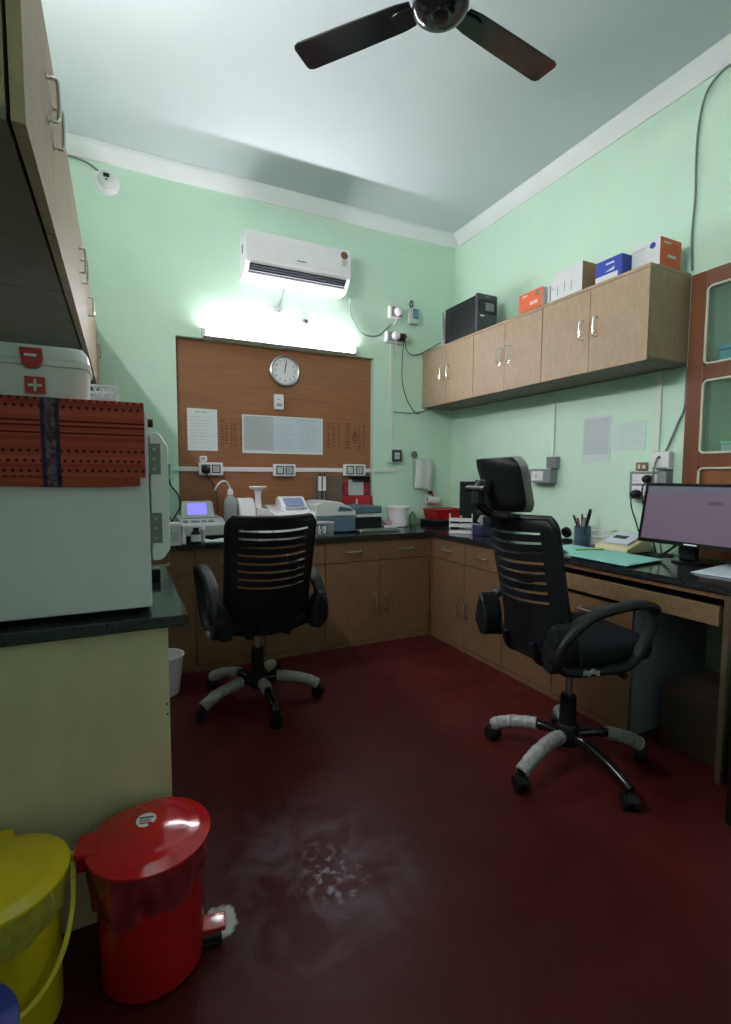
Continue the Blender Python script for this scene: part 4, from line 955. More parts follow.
loc2(MB().box(-.21, .21, -.016, .016, .872, 1.208, .006)).build('screen_case', BLK, t); loc2(MB().box(-.198, .198, -.0175, -.0165, .888, 1.196)).build('dark_screen', BLKG, t)
loc2(MB().box(-.03, .03, .0165, .032, .83, 1.0, .004)).build('stand_neck', BLK, t); loc2(MB().box(-.10, .10, -.055, .085, ZG+.001, ZG+.012, .004)).build('stand_base', BLK, t)

# folders, pen, cup, phone-like device
t = thing('paper_folder', 'flat teal paper folder under another one, nearest the pen cup', 'folder', (-.35, -1.75, ZG))
MB().prism([(-.56, -1.90), (-.32, -1.60), (-.22, -1.60), (-.26, -1.95), (-.40, -2.02)], 'z', ZG+.001, ZG+.006, M=None).build('cover', TEALP, t)
MB().prism([(-.545, -1.895), (-.318, -1.612), (-.23, -1.612), (-.27, -1.945), (-.395, -2.005)], 'z', ZG+.0062, ZG+.0075).build('top_sheet', TEALL, t)
t = thing('paper_folder', 'teal paper folder lying open on top, by the worktop edge before the monitor', 'folder', (-.45, -2.08, ZG+.008))
MB().prism([(-.605, -1.90), (-.265, -1.86), (-.275, -2.235), (-.615, -2.275)], 'z', ZG+.0080, ZG+.0125).build('cover', TEALP, t)
MB().prism([(-.597, -1.91), (-.272, -1.87), (-.282, -2.225), (-.607, -2.263)], 'z', ZG+.0127, ZG+.0135).build('top_sheet', TEALP, t)
t = thing('pen', 'light green pen lying across the teal folders', 'pen', (-.37, -1.85, ZG+.014))
MB().cyl((-.46, -1.845, ZG+.0185), (-.325, -1.875, ZG+.0185), .0045, nseg=10).build('barrel', GREENP, t); MB().cyl((-.324, -1.8752, ZG+.0185), (-.285, -1.884, ZG+.0185), .0052, nseg=10).build('cap', GREENP, t)
t = thing('pen_cup', 'clear smoky blue pen cup on the worktop below the greyish wall sheet', 'pen cup', (-.135, -1.605, ZG))
PX, PY = -.135, -1.605
MB().lathe([(0, .001), (.046, .001), (.050, .118), (.0465, .118), (.043, .006), (0, .006)], (PX, PY, ZG), 28).build('cup_wall', CUPG, t)
MB().lathe([(0, .007), (.040, .007), (.041, .04), (0, .04)], (PX, PY, ZG), 20).build('blue_insert', BLUEG, t)
rnd = random.Random(4)
for lb, dx, dy, L, m in (('black pen in the cup leaning towards the headrest chair', -.014, .034, .175, BLK), ('slim dark pen standing upright in the cup', .0, .004, .185, DGREY), ('thick black marker in the cup leaning towards the monitor', .006, -.030, .215, BLK),
                    ('grey pen beside the thick marker in the cup', -.006, -.014, .165, GREYP), ('maroon pen in the middle of the cup', -.012, .016, .16, REDT)):
    a0 = Vector((PX+dx*.3, PY+dy*.3, ZG+.062)); a1 = Vector((PX+dx*1.6, PY+dy*1.6, ZG+L*1.06))
    q = thing('pen', lb, 'pen', a0, group='pens in the cup'); r = .0105 if 'thick' in lb else .0068
    MB().cyl(a0, a0.lerp(a1, .7), r, nseg=10).build('barrel', m, q); MB().cyl(a0.lerp(a1, .705), a1, r*1.15, r*.8, nseg=10).build('cap', m, q)
t = thing('tape_dispenser', 'round black desk bell-shaped dispenser behind the headrest chair by the cup', 'dispenser', (-.10, -1.45, ZG))
MB().lathe([(0, .001), (.036, .001), (.036, .012), (.028, .018), (0, .02)], (-.10, -1.45, ZG), 24).build('base', BLK, t)
MB().lathe([(.012, 0), (.034, .0), (.036, .004), (.036, .022), (.034, .026), (.012, .026)], M=Matrix.Translation((-.115, -1.45, ZG+.056)) @ Matrix.Rotation(R(70), 4, 'Y')).build('roll', BLKG, t)
t = thing('letter_rack', 'low white wire rack against the wall between pen cup and cream device', 'rack', (-.03, -1.69, ZG))
b = MB()
for z in (.01, .06, .10): b.tube([(-.06+q[0], -1.70+q[1], ZG+z) for q in rrect(.09, .13, .015, 3)], .004, 6, True)
for q in ((-.1, -1.64), (-.1, -1.76), (-.02, -1.64), (-.02, -1.76)): b.tube([(*q, ZG+.002), (*q, ZG+.105)], .004, 6)
b.build('wire_frame', WHT, t); MB().box(-.09, -.03, -1.755, -1.645, ZG+.013, ZG+.04).build('card_stack', BEAD, t)
t = thing('desk_device', 'cream sloping desk device with a grey top and dark readout before the switch board', 'device', (-.17, -1.89, ZG))
MB().prism([(-.26, ZG+.004), (-.26, ZG+.030), (-.05, ZG+.105), (-.05, ZG+.004)], 'y', -2.015, -1.800, .008, 3).build('body', BEIGE, t)
Md = Matrix.Translation((-.150, -1.905, ZG+.071)) @ Matrix.Rotation(R(-19.6), 4, 'Y')
MB().box(-.075, .085, -.085, .075, 0, .012, .004, M=Md).build('top_plate', PAPERB, t)['label'] = 'pale grey-blue top plate'
MB().box(-.02, .015, -.03, .05, .0122, .0150, M=Md).build('readout', INKD, t)
b = MB()
for xx in (-.23, -.07):
    for yy in (-2.0, -1.815): b.cyl((xx, yy, ZG), (xx, yy, ZG+.004), .010, nseg=8)
b.build('feet', BLK, t)
# monitor
t = thing('monitor', 'black desktop monitor with a lit purplish screen on the right-hand worktop', 'monitor', (-.26, -2.33, ZG))
MM = Matrix.Translation((-.265, -2.372, 1.062)) @ Matrix.Rotation(R(10), 4, 'Y')
MB().box(.0, .030, -.275, .275, -.148, .160, .006, M=MM).build('case', BLK, t)
b = MB(); b.box(-.006, -.0005, -.275, .275, -.150, -.130, .002, M=MM).box(-.006, -.0005, -.275, .275, .147, .162, .002, M=MM).box(-.006, -.0005, -.275, -.262, -.129, .146, .002, M=MM).box(-.006, -.0005, .262, .275, -.129, .146, .002, M=MM)
b.build('bezel', BLKG, t)
MB().box(-.002, -.0006, -.261, .261, -.129, .118, M=MM).build('lit_picture', SCRM, t)['label'] = 'lit purple-grey picture'
MB().box(-.002, -.0006, -.261, .261, .1185, .146, M=MM).build('picture_header', SCRT, t)
MB().box(-.0032, -.0022, -.115, -.050, .060, .075, M=MM).build('picture_button', SCRD, t)
b = MB()
for k, (ya, yb, z) in enumerate(((.10, .22, .09), (-.03, .06, .092), (.14, .24, .05), (.02, .20, .0), (.06, .22, -.04), (.0, .16, -.08))): b.box(-.0027, -.0022, ya, yb, z, z+.003, M=MM)
b.build('picture_lines', SCRT, t, smooth=False)
MB().box(-.0072, -.0062, -.03, .03, -.144, -.137, M=MM).build('maker_badge', WHT, t)
MB().box(-.215, -.175, -2.35, -2.27, ZG+.016, 1.08, .006).build('stand_neck', BLK, t); MB().lathe([(0, .001), (.088, .001), (.090, .006), (.08, .013), (0, .015)], (-.17, -2.31, ZG), 32).build('stand_base', BLKG, t)
for lb, pts in (('black monitor cable looping on the worktop under the monitor', [(-.19, -2.26, .93), (-.20, -2.20, .86), (-.27, -2.17, .8265), (-.33, -2.12, .8265), (-.25, -2.08, .8265), (-.14, -2.12, .8265)]),
                ('second black cable trailing from the monitor to the wall', [(-.19, -2.29, .94), (-.22, -2.19, .85), (-.19, -2.12, .8265), (-.10, -2.09, .8265), (-.05, -2.14, .8265)])):
    tag(MB().tube(pts, .0055, 7, smooth=7).build('monitor_cable', CABLEB), lb, 'cable')
t = thing('paper_stack', 'white printed papers on the worktop under the monitor at the picture edge', 'paper', (-.28, -2.56, ZG))
for k in range(4): MB().prism([(-.445+.004*k, -2.47-.006*k), (-.10+.003*k, -2.425-.004*k), (-.075, -2.615-.003*k), (-.43+.003*k, -2.65+.003*k)], 'z', ZG+.001+.0022*k, ZG+.003+.0022*k).build('sheet', PAPERB, t, smooth=False)
# ---------------------------------------------------------------- office chairs (local: sitter faces +y, origin on the floor)
def chair(name, label, loc, rz, angs, wraps, head, seatz=0.0):
    t = thing(name, label, 'chair', (0, 0, 0), group='black office chairs')
    Z = seatz
    MB().lathe([(0, .085), (.046, .085), (.050, .10), (.050, .165), (.040, .18), (0, .18)], nseg=24).build('base_hub', BLK, t)
    MB().lathe([(0, .181), (.036, .181), (.033, .30), (.030, .305), (0, .305)], nseg=20).build('gas_lift_cover', BLK, t)
    MB().cyl((0, 0, .305), (0, 0, .415+Z), .014, nseg=16).build('gas_lift', SATIN, t)
    for k, a in enumerate(angs):
        ca, sa = math.cos(R(a)), math.sin(R(a))
        def P(r, z, s=0): return Vector((ca*r-sa*s, sa*r+ca*s, z))
        b = MB(); pts = [P(.045, .128), P(.12, .135), P(.21, .122), P(.285, .098), P(.333, .072)]
        b.tube(pts, .021, 10, smooth=4, scales=None)
        leg = b.build('leg', BLKG, t)
        if wraps[k]:
            r0, r1 = wraps[k]
            full = spline(pts, 10); seg = [q for q in full if r0 <= Vector((q.x, q.y)).length <= r1]
            b = MB(); rnd = random.Random(k+int(loc[0]*10))
            b.tube(seg, .0285, 14, scales=[1+.16*rnd.random()-.05 for _ in seg])
            b.build('plastic_wrap', WRAP, leg)['label'] = 'crumpled greyish plastic wrapping'
        ct = P(.335, .031); fd = Vector((ca, sa, 0)); sd = Vector((-sa, ca, 0)); tr = (fd*.5+sd*.85).normalized() if k % 2 else (fd*.85-sd*.5).normalized()
        ax = Vector((0, 0, 1)).cross(tr)
        b = MB()
        for s in (-1, 1): b.cyl(ct+ax*s*.007, ct+ax*s*.027, .030, nseg=20)
        b.cyl(ct+ax*-.007, ct+ax*.007, .012, nseg=12)
        cs = b.build('caster', BLK, t)
        hood = [ct+tr*(.034*math.cos(q))+Vector((0, 0, .034*math.sin(q))) for q in [R(20+20*i) for i in range(8)]]
        b = MB(); b.sweep(hood, [(-.012, -.003), (.012, -.003), (.012, .003), (-.012, .003)]); b.cyl(ct+Vector((0, 0, .030)), P(.335, .078), .009, nseg=10); b.build('caster_hood', BLK, cs)
    # mechanism and seat
    MB().prism(rrect(.20, .26, .03), 'z', .412+Z, .447+Z, .006).build('seat_mechanism', BLK, t)
    MB().tube([(.05, .02, .43+Z), (.16, .03, .432+Z), (.235, .03, .425+Z)], .007, 8).cyl((.235, .03, .425+Z), (.275, .03, .420+Z), .013, nseg=12).build('lever', BLK, t)
    def ring(w, d, r, z): return [(q[0], q[1]+.01, z) for q in rrect(w, d, r, 5)]
    b = MB(); lay = [(.44, .43, .10, .448), (.485, .475, .11, .462), (.50, .49, .115, .490), (.495, .485, .115, .512), (.465, .455, .105, .528), (.36, .35, .09, .534)]
    rings = [[b.bm.verts.new((q[0], q[1], q[2]+Z)) for q in ring(*l)] for l in lay]
    for A, B in zip(rings, rings[1:]):
        for i in range(len(A)): b.bm.faces.new((A[i], A[(i+1) % len(A)], B[(i+1) % len(A)], B[i]))
    b.bm.faces.new(rings[0][::-1]); b.bm.faces.new(rings[-1])
    b.build('seat', BLKF, t, ang=60)
    # slatted backrest: one curved shell with slots
    ws = 1.0; ak = .84 if head else 1.04
    z0, z1 = .455+Z, (1.025 if head else 1.05)+Z
    def F(u, v):
        w = .212+.014*v+.040*max(0, (.30-v)/.30)**1.5
        # rounded upper corners
        if v > .90: w -= .030*((v-.90)/.10)**2.2
        if v < .12: w -= .012*((.12-v)/.12)**2
        x = w*u*ws; y = -.238-.010*math.sin(v*PI)-(.118 if head else .135)*v**1.15+.085*u*u; z = z0+(z1-z0)*v+.014*u*u*(1-.9*max(0, (v-.85)/.15))
        n_ = Vector((-.25*u, -1, .12)).normalized()
        return (x, y, z), n_
    us = [-1+2*i/30 for i in range(31)]; vs = [0]; slots = []
    a = .40; n_sl = 8; per = (.95-.40)/n_sl
    for k in range(n_sl):
        s0 = a+per*k; slots.append((s0, s0+per*.27)); vs += [s0, s0+per*.27, s0+per*.63]
    vs += [.95, .965, .985, 1.0]; vs += [.05, .10, .15, .20, .25, .30]; vs = sorted(vs)
    def mask(u, v): return not (abs(u) < .78 and any(p < v < q for p, q in slots))
    MB().sheet(F, us, vs, .022, mask).build('backrest', BLK, t, ang=50)
    # thin edge beading all round the shell
    b = MB(); eg = [F(u, 1.0)[0] for u in us]+[F(1, v)[0] for v in reversed(vs)]+[F(u, 0)[0] for u in reversed(us)]+[F(-1, v)[0] for v in vs]
    ed = [Vector(e) for i, e in enumerate(eg) if i == 0 or (Vector(e)-Vector(eg[i-1])).length > 1e-5]
    b.tube(ed[:-1], .013, 8, True); b.build('backrest_edge', BLK, t)
    for s in (-.10, .10): MB().tube([(s, .0, .43+Z), (s, -.15, .425+Z), (s, -.225, .44+Z), (s, -.255, .48+Z), (s*.9, -.262, .52+Z)], .014, 8, smooth=4).build('back_bracket', BLK, t)
    # looped armrests joined to lower back corners
    for s in (-1, 1):
        loop = [(-.285, .525), (-.272, .590), (-.205, .665), (-.115, .715), (.0, .740), (.10, .744), (.155, .724), (.160, .670), (.130, .580), (.090, .500), (.03, .454), (-.06, .450), (-.17, .458), (-.255, .478)]
        pts = [(s*(.262+.012*math.sin(min(1, max(0, (z-.45)/.29))*PI/2)), y, .447+(z-.447)*ak+Z) for y, z in loop]
        b = MB(); sp = spline(pts, 5, True)
        sc = [1.+.25*max(0, min(1, (q.z-Z-.66)/.06)) + (.2 if q.y < -.16 else 0) for q in sp]
        b.sweep(sp, rrect(.050, .027, .011, 2), True, up=Vector((0, 0, 1)), scales=sc)
        ar = b.build('armrest', BLK, t, ang=60)
        # broad pad where the arm meets the back corner
        MB().prism([(s*a_, b_+Z) for a_, b_ in ((.205, .462), (.252, .452), (.276, .472), (.287, .52), (.283, .585), (.272, .640), (.255, .648), (.232, .61), (.205, .55))], 'y', -.298, -.205, .014, 3).build('corner_pad', BLK, ar)
        b = MB()
        b.box(min(s*.19, s*.262), max(s*.19, s*.262), -.05, .03, .440+Z, .456+Z, .003)
        b.build('arm_bracket', SATIN, ar)
        MB().sheet(lambda u, v: ((s*.292+s*.004*math.sin(u*9), -.18+.07*u, .452+Z+.018*v+.005*math.sin(u*12)), (1, 0, 0)), [i/10 for i in range(11)], [i/4 for i in range(5)], .004).build('film_scrap', POLY, ar)['label'] = 'leftover clear film scrap'
    if head:
        # head cushion: curved shell, wide at the top, grey rim to the front
        def H(off, gx, gz):
            def f(u, v):
                w = (.118+.022*v)*gx
                x = w*u; y = -.405+.070*u*u+.030*(1-v)**2-.035*v*v+off; z = 1.150+Z+.105*(2*v-1)*gz+.006*u*u*v
                # rounded outline
                e = max(0, abs(2*v-1)-.55)/.45; x *= 1-.26*e**2.4
                return (x, y, z), Vector((-.25*u, -1, 0)).normalized()
            return f
        g16 = [-1+i/10 for i in range(21)]; v16 = [i/16 for i in range(17)]
        MB().sheet(H(-.016, .975, .965), g16, v16, .016).build('headrest_shell', BLK, t)['label'] = 'black moulded headrest back'
        MB().sheet(H(.008, 1.0, 1.0), g16, v16, .032).build('headrest_cushion', GREYC, t, ang=60)['label'] = 'grey upholstered headrest cushion'
        b = MB(); b.box(-.105, .125, -.412, -.352, 1.024+Z, 1.040+Z, .005); b.box(-.03, .03, -.425, -.375, .98+Z, 1.024+Z, .006)
        b.build('headrest_mount', BLK, t)
        b = MB(); b.tube([(-.0, -.400, 1.03+Z), (.0, -.445, 1.06+Z), (.0, -.468, 1.10+Z), (.0, -.460, 1.145+Z), (.0, -.432, 1.16+Z)], .016, 10, smooth=5)
        b.box(-.045, .045, -.456, -.432, 1.135+Z, 1.17+Z, .006); b.box(-.03, .03, -.482, -.447, 1.07+Z, 1.125+Z, .01)
        b.build('headrest_arm', BLK, t)
        MB().cyl((-.07, -.470, 1.135+Z), (.07, -.470, 1.135+Z), .014, nseg=14).build('headrest_knob', BLK, t)
    t.location = loc; t.rotation_euler = (0, 0, rz)
    return t
chair('office_chair', 'black slat-back office chair without headrest, facing the back worktop', (-2.112, -1.150, 0), R(3),
      [a-3 for a in (200, 272, 344, 56, 128)], [(.10, .333), (.10, .19), (.10, .333), (.08, .25), (.12, .333)], False, .0)
chair('office_chair', 'black slat-back office chair with a grey-edged headrest, facing the monitor desk', (-1.033, -2.328, 0), R(-99),
      [a+99 for a in (120, 192, 264, 336, 48)], [(.12, .333), (.05, .333), None, (.17, .333), (.10, .333)], True, .07)

# ---------------------------------------------------------------- left side: counter, incubator, overhead cabinets
t = thing('side_counter', 'cream laminate side counter unit under the incubator', 'counter', (-2.93, -1.9, 0))
MB().box(XL+.002, -2.680, -2.316, -1.52, .001, .828).build('carcass', CREAM, t, smooth=False)
MB().box(XL+.002, -2.655, -2.334, -2.3165, .001, .828, .001).build('end_panel', CREAM, t)
for ya, yb, hy in ((-2.314, -1.92, -1.965), (-1.915, -1.522, -1.87)):
    d = MB().box(-2.679, -2.661, ya, yb, .034, .824, .0012).build('door', CREAM, t); bow(MB(), (0, 0, 1), (-2.661, hy, .55), .10, (1, 0, 0), .004).build('handle', SATIN, d)
for z in (.565, .595): MB().cyl((-2.662, -2.334, z), (-2.662, -2.3352, z), .003, nseg=8).build('screw_head', BLK, t)
tag(MB().box(XL+.002, -2.602, -2.368, -1.50, .829, .861, .003).build('worktop', GRAN), 'short black granite slab on top of the cream side counter', 'worktop')
inc = thing('incubator', 'grey-white laboratory incubator on the side counter, half covered by a red cloth', 'incubator', (-2.95, -2.03, .862))
IX, I0, I1, IZ = -2.692, -2.300, -1.76, 1.434
MB().box(XL+.02, IX, I0, I1, .876, IZ, .006, 2).build('cabinet_body', ENAM, inc)
b = MB()
for x in (-3.15, -2.72):
    for y in (-2.25, -1.80): b.cyl((x, y, .862), (x, y, .876), .020, nseg=14)
b.build('feet', BLK, inc)
b = MB()
dpoly = [(IX+.004, .0), (IX+.024, .0), (IX+.034, .004), (IX+.053, .030), (IX+.053, .330), (IX+.032, .364), (IX+.024, .368), (IX+.004, .368)]
dpoly = [(x, z+1.008-.0) for x, z in dpoly]
dr = b.prism(dpoly, 'y', I0+.012, I1-.03, .005, 2).build('door', WHT, inc)
for z0, z1 in ((1.258, 1.345), (1.060, 1.147)):
    MB().box(IX-.006, IX+.032, I0+.0085, I0+.0115, z0, z1).build('hinge', HINGE, inc)['label'] = 'steel hinge plate'
    b = MB()
    for k in range(3): b.cyl((IX+.015, I0+.0083, z0+.015+k*.028), (IX+.015, I0+.0068, z0+.015+k*.028), .0038, nseg=10)
    b.build('hinge_screws', SATIN, inc)
MB().cyl((IX+.0005, I0+.05, 1.405), (IX+.016, I0+.05, 1.405), .012, nseg=14).build('control_knob', BLK, inc)
MB().box(IX+.002, IX+.052, I1-.09, I1-.045, .8625, .905, .006).build('front_foot', BLK, inc)
# cloth draped over the near top edge: top layer, fall, folded under-layer
def cl(off, x1, L, amp, ph):
    def f(u, v):
        x = XL+.012+(x1-XL-.012)*u
        s = v*(.235+L)                                   # arc length from the back of the top
        wob = amp*math.sin(u*9+ph)*max(0, (v-.5))
        if s < .225: return (x, -2.085-s-.0, IZ+.006+off), (0, 0, 1)
        q = (s-.225)
        if q < .02:
            a = q/.02*PI/2; return (x, -2.31-.010*math.sin(a)-off, IZ-.004+.010*math.cos(a)+off), (0, -math.sin(a), math.cos(a))
        return (x, -2.320-off-wob*.6, IZ-.004-(q-.02)+.006*math.sin(u*5+ph)*(v-.5)), (0, -1, 0)
    return f
us = [i/36 for i in range(37)]; vs = sorted(set([i/30 for i in range(31)]+[(.225+.02*k/5)/(.235+.190) for k in range(6)]))
t = MB().sheet(cl(.009, -2.702, .189, .004, 0), us, vs, .009).build('folded_cloth', CLOTH, origin=(0, 0, 1.247), ang=60)
tag(t, 'folded red handloom cloth with zigzag rows and a blue-grey stripe, draped over the incubator', 'cloth')
u_ = MB().sheet(cl(-.001, -2.716, .203, .003, 1), us, vs, .008).build('under_fold', CLOTH, t)
u_.location = (0, 0, -.012)
# first-aid box on the cloth
t = thing('first_aid_box', 'white first-aid box with red clasp and red cross label on top of the incubator', 'first-aid box', (-2.99, -2.10, 1.475))
ZB = IZ+.0215
b = MB(); lay = [(.270, .175, .03, 0.0), (.280, .185, .032, .014), (.292, .196, .035, .097)]
rings = [[b.bm.verts.new((-2.985+q[0], -2.105+q[1], ZB+z)) for q in rrect(w, d, r, 5)] for w, d, r, z in lay]
for A, B in zip(rings, rings[1:]):
    for i in range(len(A)): b.bm.faces.new((A[i], A[(i+1) % len(A)], B[(i+1) % len(A)], B[i]))
b.bm.faces.new(rings[0][::-1]); b.bm.faces.new(rings[-1]); b.build('tub', WHT, t)
b = MB(); lay = [(.300, .205, .038, .098), (.303, .208, .038, .110), (.295, .200, .036, .112), (.299, .204, .037, .115), (.293, .198, .036, .136), (.270, .174, .032, .154), (.20, .11, .03, .157)]
rings = [[b.bm.verts.new((-2.985+q[0], -2.105+q[1], ZB+z)) for q in rrect(w, d, r, 5)] for w, d, r, z in lay]
for A, B in zip(rings, rings[1:]):
    for i in range(len(A)): b.bm.faces.new((A[i], A[(i+1) % len(A)], B[(i+1) % len(A)], B[i]))
b.bm.faces.new(rings[0][::-1]); b.bm.faces.new(rings[-1]); b.build('lid', WHT, t)
c = MB().prism([(-2.998, ZB+.140), (-2.946, ZB+.140), (-2.9445, ZB+.114), (-2.951, ZB+.092), (-2.960, ZB+.086), (-2.983, ZB+.086), (-2.992, ZB+.094)], 'y', -2.224, -2.2085, .003, 2).build('clasp', REDM, t)
MB().box(-2.986, -2.958, -2.2256, -2.2245, ZB+.116, ZB+.123).build('clasp_slot', WHT, c)
lb = MB().box(-2.990, -2.943, -2.2068, -2.2050, ZB+.020, ZB+.066).build('cross_label', REDM, t)
MB().box(-2.983, -2.950, -2.2082, -2.2070, ZB+.040, ZB+.046).box(-2.9695, -2.9635, -2.2082, -2.2070, ZB+.027, ZB+.059).build('white_cross', WHT, lb, smooth=False)
b = MB()
for x in (-3.02, -2.915): b.sph((x, -2.203, ZB+.008), .006)
b.build('hinge_studs', WHT, t)
# wire tray behind it
t = thing('wire_basket', 'low white wire basket behind the first-aid box on top of the incubator', 'basket', (-2.87, -1.83, IZ))
b = MB()
for z, r_ in ((IZ+.092, .004), (IZ+.118, .005)): b.tube([(-2.870+q[0], -1.845+q[1], z) for q in rrect(.205, .15, .012, 3)], r_, 6, True)
for k in range(10): b.tube([(-2.968+.0215*k, -1.922, IZ+.118), (-2.957+.0215*k, -1.922, IZ+.079)], .0025, 5); b.tube([(-2.957+.0215*k, -1.922, IZ+.118), (-2.968+.0215*k, -1.922, IZ+.079)], .0025, 5)
for q in ((-2.97, -1.918), (-2.77, -1.918), (-2.97, -1.772), (-2.77, -1.772)): b.tube([(*q, IZ+.002), (*q, IZ+.145)], .004, 6)
b.build('wire_frame', WHT, t); MB().box(-2.955, -2.785, -1.905, -1.785, IZ+.083, IZ+.087).build('tray_floor', WHT, t)

def left_overhead(label, y0, y1, hand):
    t = thing('overhead_cabinet', label, 'cabinet', (-3.05, (y0+y1)/2, 1.845), group='overhead cabinets above the incubator')
    MB().box(XL+.002, -2.906, y0+.001, y1-.001, 1.821, 2.214).build('carcass', LAM, t, smooth=False)
    MB().box(XL+.002, -2.884, y0+.001, y1-.001, 2.2145, 2.232, .001).build('top_board', LAM, t)
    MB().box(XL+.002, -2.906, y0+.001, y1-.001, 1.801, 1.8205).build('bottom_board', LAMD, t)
    m = (y0+y1)/2
    for (ya, yb), hy in zip(((y0+.001, m-.0015), (m+.0015, y1-.002)), hand):
        d = MB().box(-2.900, -2.880, ya, yb, 1.802, 2.2125, .001).build('door', LAM, t)
        bow(MB(), (0, 0, 1), (-2.880, hy, 2.045), .085, (.75, 0, 0), .0045).build('handle', STEEL, d)
left_overhead('beige overhead cabinet above the yellow bin, with its end panel showing', -2.872, -2.06, (-2.55, -2.45))
left_overhead('beige overhead cabinet in the middle of the row above the incubator', -2.059, -1.13, (-1.665, -1.55))
left_overhead('beige overhead cabinet at the back wall end of the row above the incubator', -1.129, -.004, (-1.10, -.14))

# ---------------------------------------------------------------- bins
def bin_(name, label, cat, c, rb, rt, h, m, film, hinge, sticker=None, bail=None):
    """pedal bin; hinge = direction (deg) of the lid hinge, pedal opposite"""
    x, y = c; t = thing(name, label, cat, (x, y, 0))
    MB().lathe([(0, .002), (rb-.006, .002), (rb, .010), (rb+(rt-rb)*.75, h*.70), (rt, h*.90), (rt+.004, h*.93), (rt-.006, h*.95), (0, h*.95)], (x, y, 0), 48).build('bin_body', m, t)
    b = MB(); rnd = random.Random(int(h*1000)); n_ = 72; rings = []
    for r_, z in ((rt+.010, h*.955), (rt+.012, h*.88), (rt+.010, h*.80), (rt+.004, h*.73)):
        ring = []
        for k in range(n_):
            a = 2*PI*k/n_; wv = .005*math.sin(7*a+z*40)+.004*math.sin(19*a)+.003*rnd.random()
            zz = z-(.055*(.5+.5*math.sin(a*1-R(hinge)+1.0))+.012*math.sin(5*a))*(1 if z < h*.75 else .3 if z < h*.85 else 0)
            ring.append(b.bm.verts.new((x+(r_+wv*(z < h*.94))*math.cos(a), y+(r_+wv*(z < h*.94))*math.sin(a), zz)))
        rings.append(ring)
    for A, B in zip(rings, rings[1:]):
        for i in range(n_): b.bm.faces.new((A[i], A[(i+1) % n_], B[(i+1) % n_], B[i]))
    b.build('bin_liner', film, t, ang=80)['label'] = 'thin bin liner folded over the rim'
    MB().lathe([(rt+.016, h*.955), (rt+.021, h*.96), (rt+.020, h*.975), (rt*.97, h*1.0), (rt*.90, h*1.012), (rt*.80, h*1.012), (rt*.74, h*1.022), (rt*.55, h*1.042), (0, h*1.055)], (x, y, 0), 56).build('lid', m, t, ang=50)
    M = Matrix.Translation((x, y, 0)) @ Matrix.Rotation(R(hinge), 4, 'Z')
    MB().prism([(rt*.86, -.045), (rt+.036, -.040), (rt+.042, -.030), (rt+.042, .030), (rt+.036, .040), (rt*.86, .045)], 'z', h*.945, h*.998, .006, 2, M=M).build('hinge_block', m, t)
    MB().box(rt-.001, rt+.04, -.02, .02, h*.82, h*.94, .006, M=M).build('hinge_bracket', m, t)
    MB().box(-rb-.055, -rb+.02, -.026, .026, .044, .058, .004, M=M).build('pedal', m, t)
    MB().box(-rb-.045, -rb+.01, -.024, .024, .002, .016, .003, M=M).build('pedal_base', BLK, t)
    if sticker:
        sx_, sy_, a = sticker; Ms = Matrix.Translation((sx_, sy_, h*1.0475)) @ Matrix.Rotation(R(a), 4, 'Z')
        s = MB().prism([(q[0], q[1]) for q in [(.024*math.cos(2*PI*k/28), .024*math.sin(2*PI*k/28)*(1. if math.sin(2*PI*k/28) > 0 else 1.25)) for k in range(28)]], 'z', .001, .0022, M=Ms).build('sticker', PAPER, t); s['label'] = 'small round white sticker'
        b = MB(); b.box(-.018, .018, .002, .009, .0022, .0027, M=Ms).box(-.015, .012, -.008, -.003, .0022, .0027, M=Ms); b.build('sticker_print', DGREY, s, smooth=False)
        MB().box(-.014, .014, -.018, -.012, .0022, .0027, M=Ms).build('sticker_red_print', REDM, s, smooth=False)
    if bail:
        a0 = R(bail[0]); pts = []
        for k in range(21):
            q = PI*k/20; ax = Vector((math.cos(a0), math.sin(a0), 0)); dn_ = Vector((math.sin(a0), -math.cos(a0), 0))*bail[1]
            r_ = rt+.024
            pts.append(Vector((x, y, h*.90))+ax*r_*math.cos(q)+dn_*(r_*1.02)*math.sin(q)+Vector((0, 0, -bail[2]*math.sin(q))))
        MB().sweep(pts, rrect(.012, .007, .002, 1)).build('carry_handle', m, t)
        b = MB()
        for s in (-1, 1): b.cyl(Vector((x, y, h*.90))+ax*(rt-.002)*s, Vector((x, y, h*.90))+ax*(rt+.030)*s, .010, nseg=12)
        b.build('handle_pivots', m, t)
    return t
bin_('pedal_bin', 'red plastic pedal bin with liner, standing against the cream counter panel', 'bin', (-2.722, -2.510), .126, .127, .348, RED, REDT, 172, (-2.730, -2.488, -12))
bin_('pedal_bin', 'yellow plastic pedal bin with carry handle beside the red bin', 'bin', (-3.045, -2.535), .122, .127, .362, YEL, YELF, 100, (-3.055, -2.55, 0), (18, 1, .19))
bin_('pedal_bin', 'blue plastic pedal bin just showing in the picture corner before the yellow bin', 'bin', (-3.070, -2.880), .098, .103, .335, BLUEB, BLUEB, 150)
t = thing('waste_bucket', 'small white waste bucket on the floor beyond the cream side counter', 'bucket', (-2.585, -.82, 0))
MB().lathe([(0, .001), (.078, .001), (.082, .006), (.105, .212), (.112, .217), (.112, .226), (.104, .226), (.100, .213), (.079, .012), (0, .012)], (-2.575, -.83, 0), 40).build('bucket_body', WHT, t)
b = MB()
for k in range(5): b.box(-.02+.009*k, -.014+.009*k, -.0962, -.0950, .10+.012*(k % 2), .135+.01*(k % 3), M=Matrix.Translation((-2.585, -.83, 0)) @ Matrix.Rotation(R(40), 4, 'Z'))
b.build('printed_mark', DGREY, t, smooth=False)

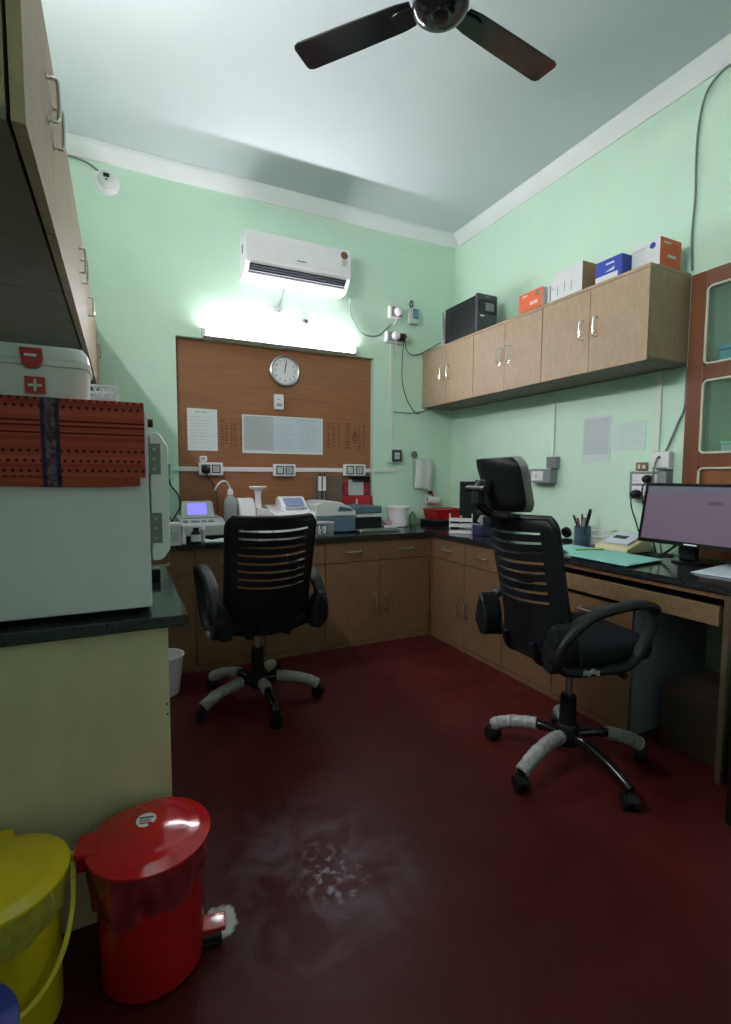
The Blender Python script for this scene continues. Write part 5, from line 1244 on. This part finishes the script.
# ---------------------------------------------------------------- ceiling fan
FX, FY, FZ = -1.65, -2.18, 3.0
t = thing('ceiling_fan', 'glossy black three-blade ceiling fan hanging from the ceiling', 'fan', (FX, FY, FZ-.05))
MB().lathe([(0, -.042), (.05, -.041), (.085, -.036), (.102, -.022), (.106, 0), (.102, .035), (.085, .060), (.035, .072), (.022, .10), (0, .10)], (FX, FY, FZ), 40).build('motor_housing', BLKG, t)
MB().lathe([(0, -.050), (.030, -.049), (.036, -.043), (0, -.0425)], (FX, FY, FZ), 28).build('bottom_cap', BLKG, t)
MB().cyl((FX, FY, FZ+.101), (FX, FY, FZ+.36), .012, nseg=14).build('down_rod', BLK, t)
MB().lathe([(0, .30), (.035, .30), (.060, .355), (.062, .388), (0, .388)], (FX, FY, FZ), 28).build('canopy', BLK, t)
for a in (129.5, 6.5, 248):
    Mb = Matrix.Translation((FX, FY, FZ)) @ Matrix.Rotation(R(a), 4, 'Z')
    outline = [(.108, -.046), (.16, -.054), (.35, -.060), (.575, -.064), (.592, -.058), (.600, -.046), (.606, .046), (.598, .060), (.58, .066), (.35, .062), (.16, .056), (.108, .048)]
    b = MB(); Mp = Mb @ Matrix.Rotation(R(5), 4, 'X')
    bl = b.prism(outline, 'z', -.004, .003, .0015, 1, M=Mp).build('blade', BLKG, t)
    MB().prism([(.098, -.030), (.155, -.036), (.185, -.028), (.185, .028), (.155, .036), (.098, .030)], 'z', -.012, -.0045, .002, 1, M=Mp).build('blade_bracket', BLKG, bl)

# ---------------------------------------------------------------- camera, world, view
cam = bpy.data.cameras.new('camera'); co = bpy.data.objects.new('camera', cam); C.objects.link(co); S.camera = co
yaw, pitch, roll = .4534, -.0745, .0040
f = Vector((math.sin(yaw)*math.cos(pitch), math.cos(yaw)*math.cos(pitch), math.sin(pitch)))
r = Vector((math.cos(yaw), -math.sin(yaw), 0)); u = r.cross(f)
r, u = math.cos(roll)*r+math.sin(roll)*u, -math.sin(roll)*r+math.cos(roll)*u
Mx = Matrix((r, u, -f)).transposed().to_4x4(); Mx.translation = (-2.762, -3.8439, 1.2589)
co.matrix_world = Mx
cam.sensor_fit = 'HORIZONTAL'; cam.sensor_width = 36; cam.lens = 499.87/731*36; cam.clip_start = .02
w = bpy.data.worlds.new('world'); S.world = w; w.use_nodes = True
w.node_tree.nodes['Background'].inputs[0].default_value = (0, 0, 0, 1)
S.view_settings.view_transform = 'Standard'; S.view_settings.look = 'None'; S.view_settings.gamma = 1; S.view_settings.use_curve_mapping = False
S.view_settings.exposure = EXPOSURE
S.cycles.use_denoising = True
S.cycles.max_bounces = 10; S.cycles.transparent_max_bounces = 12
S.cycles.sample_clamp_indirect = 6
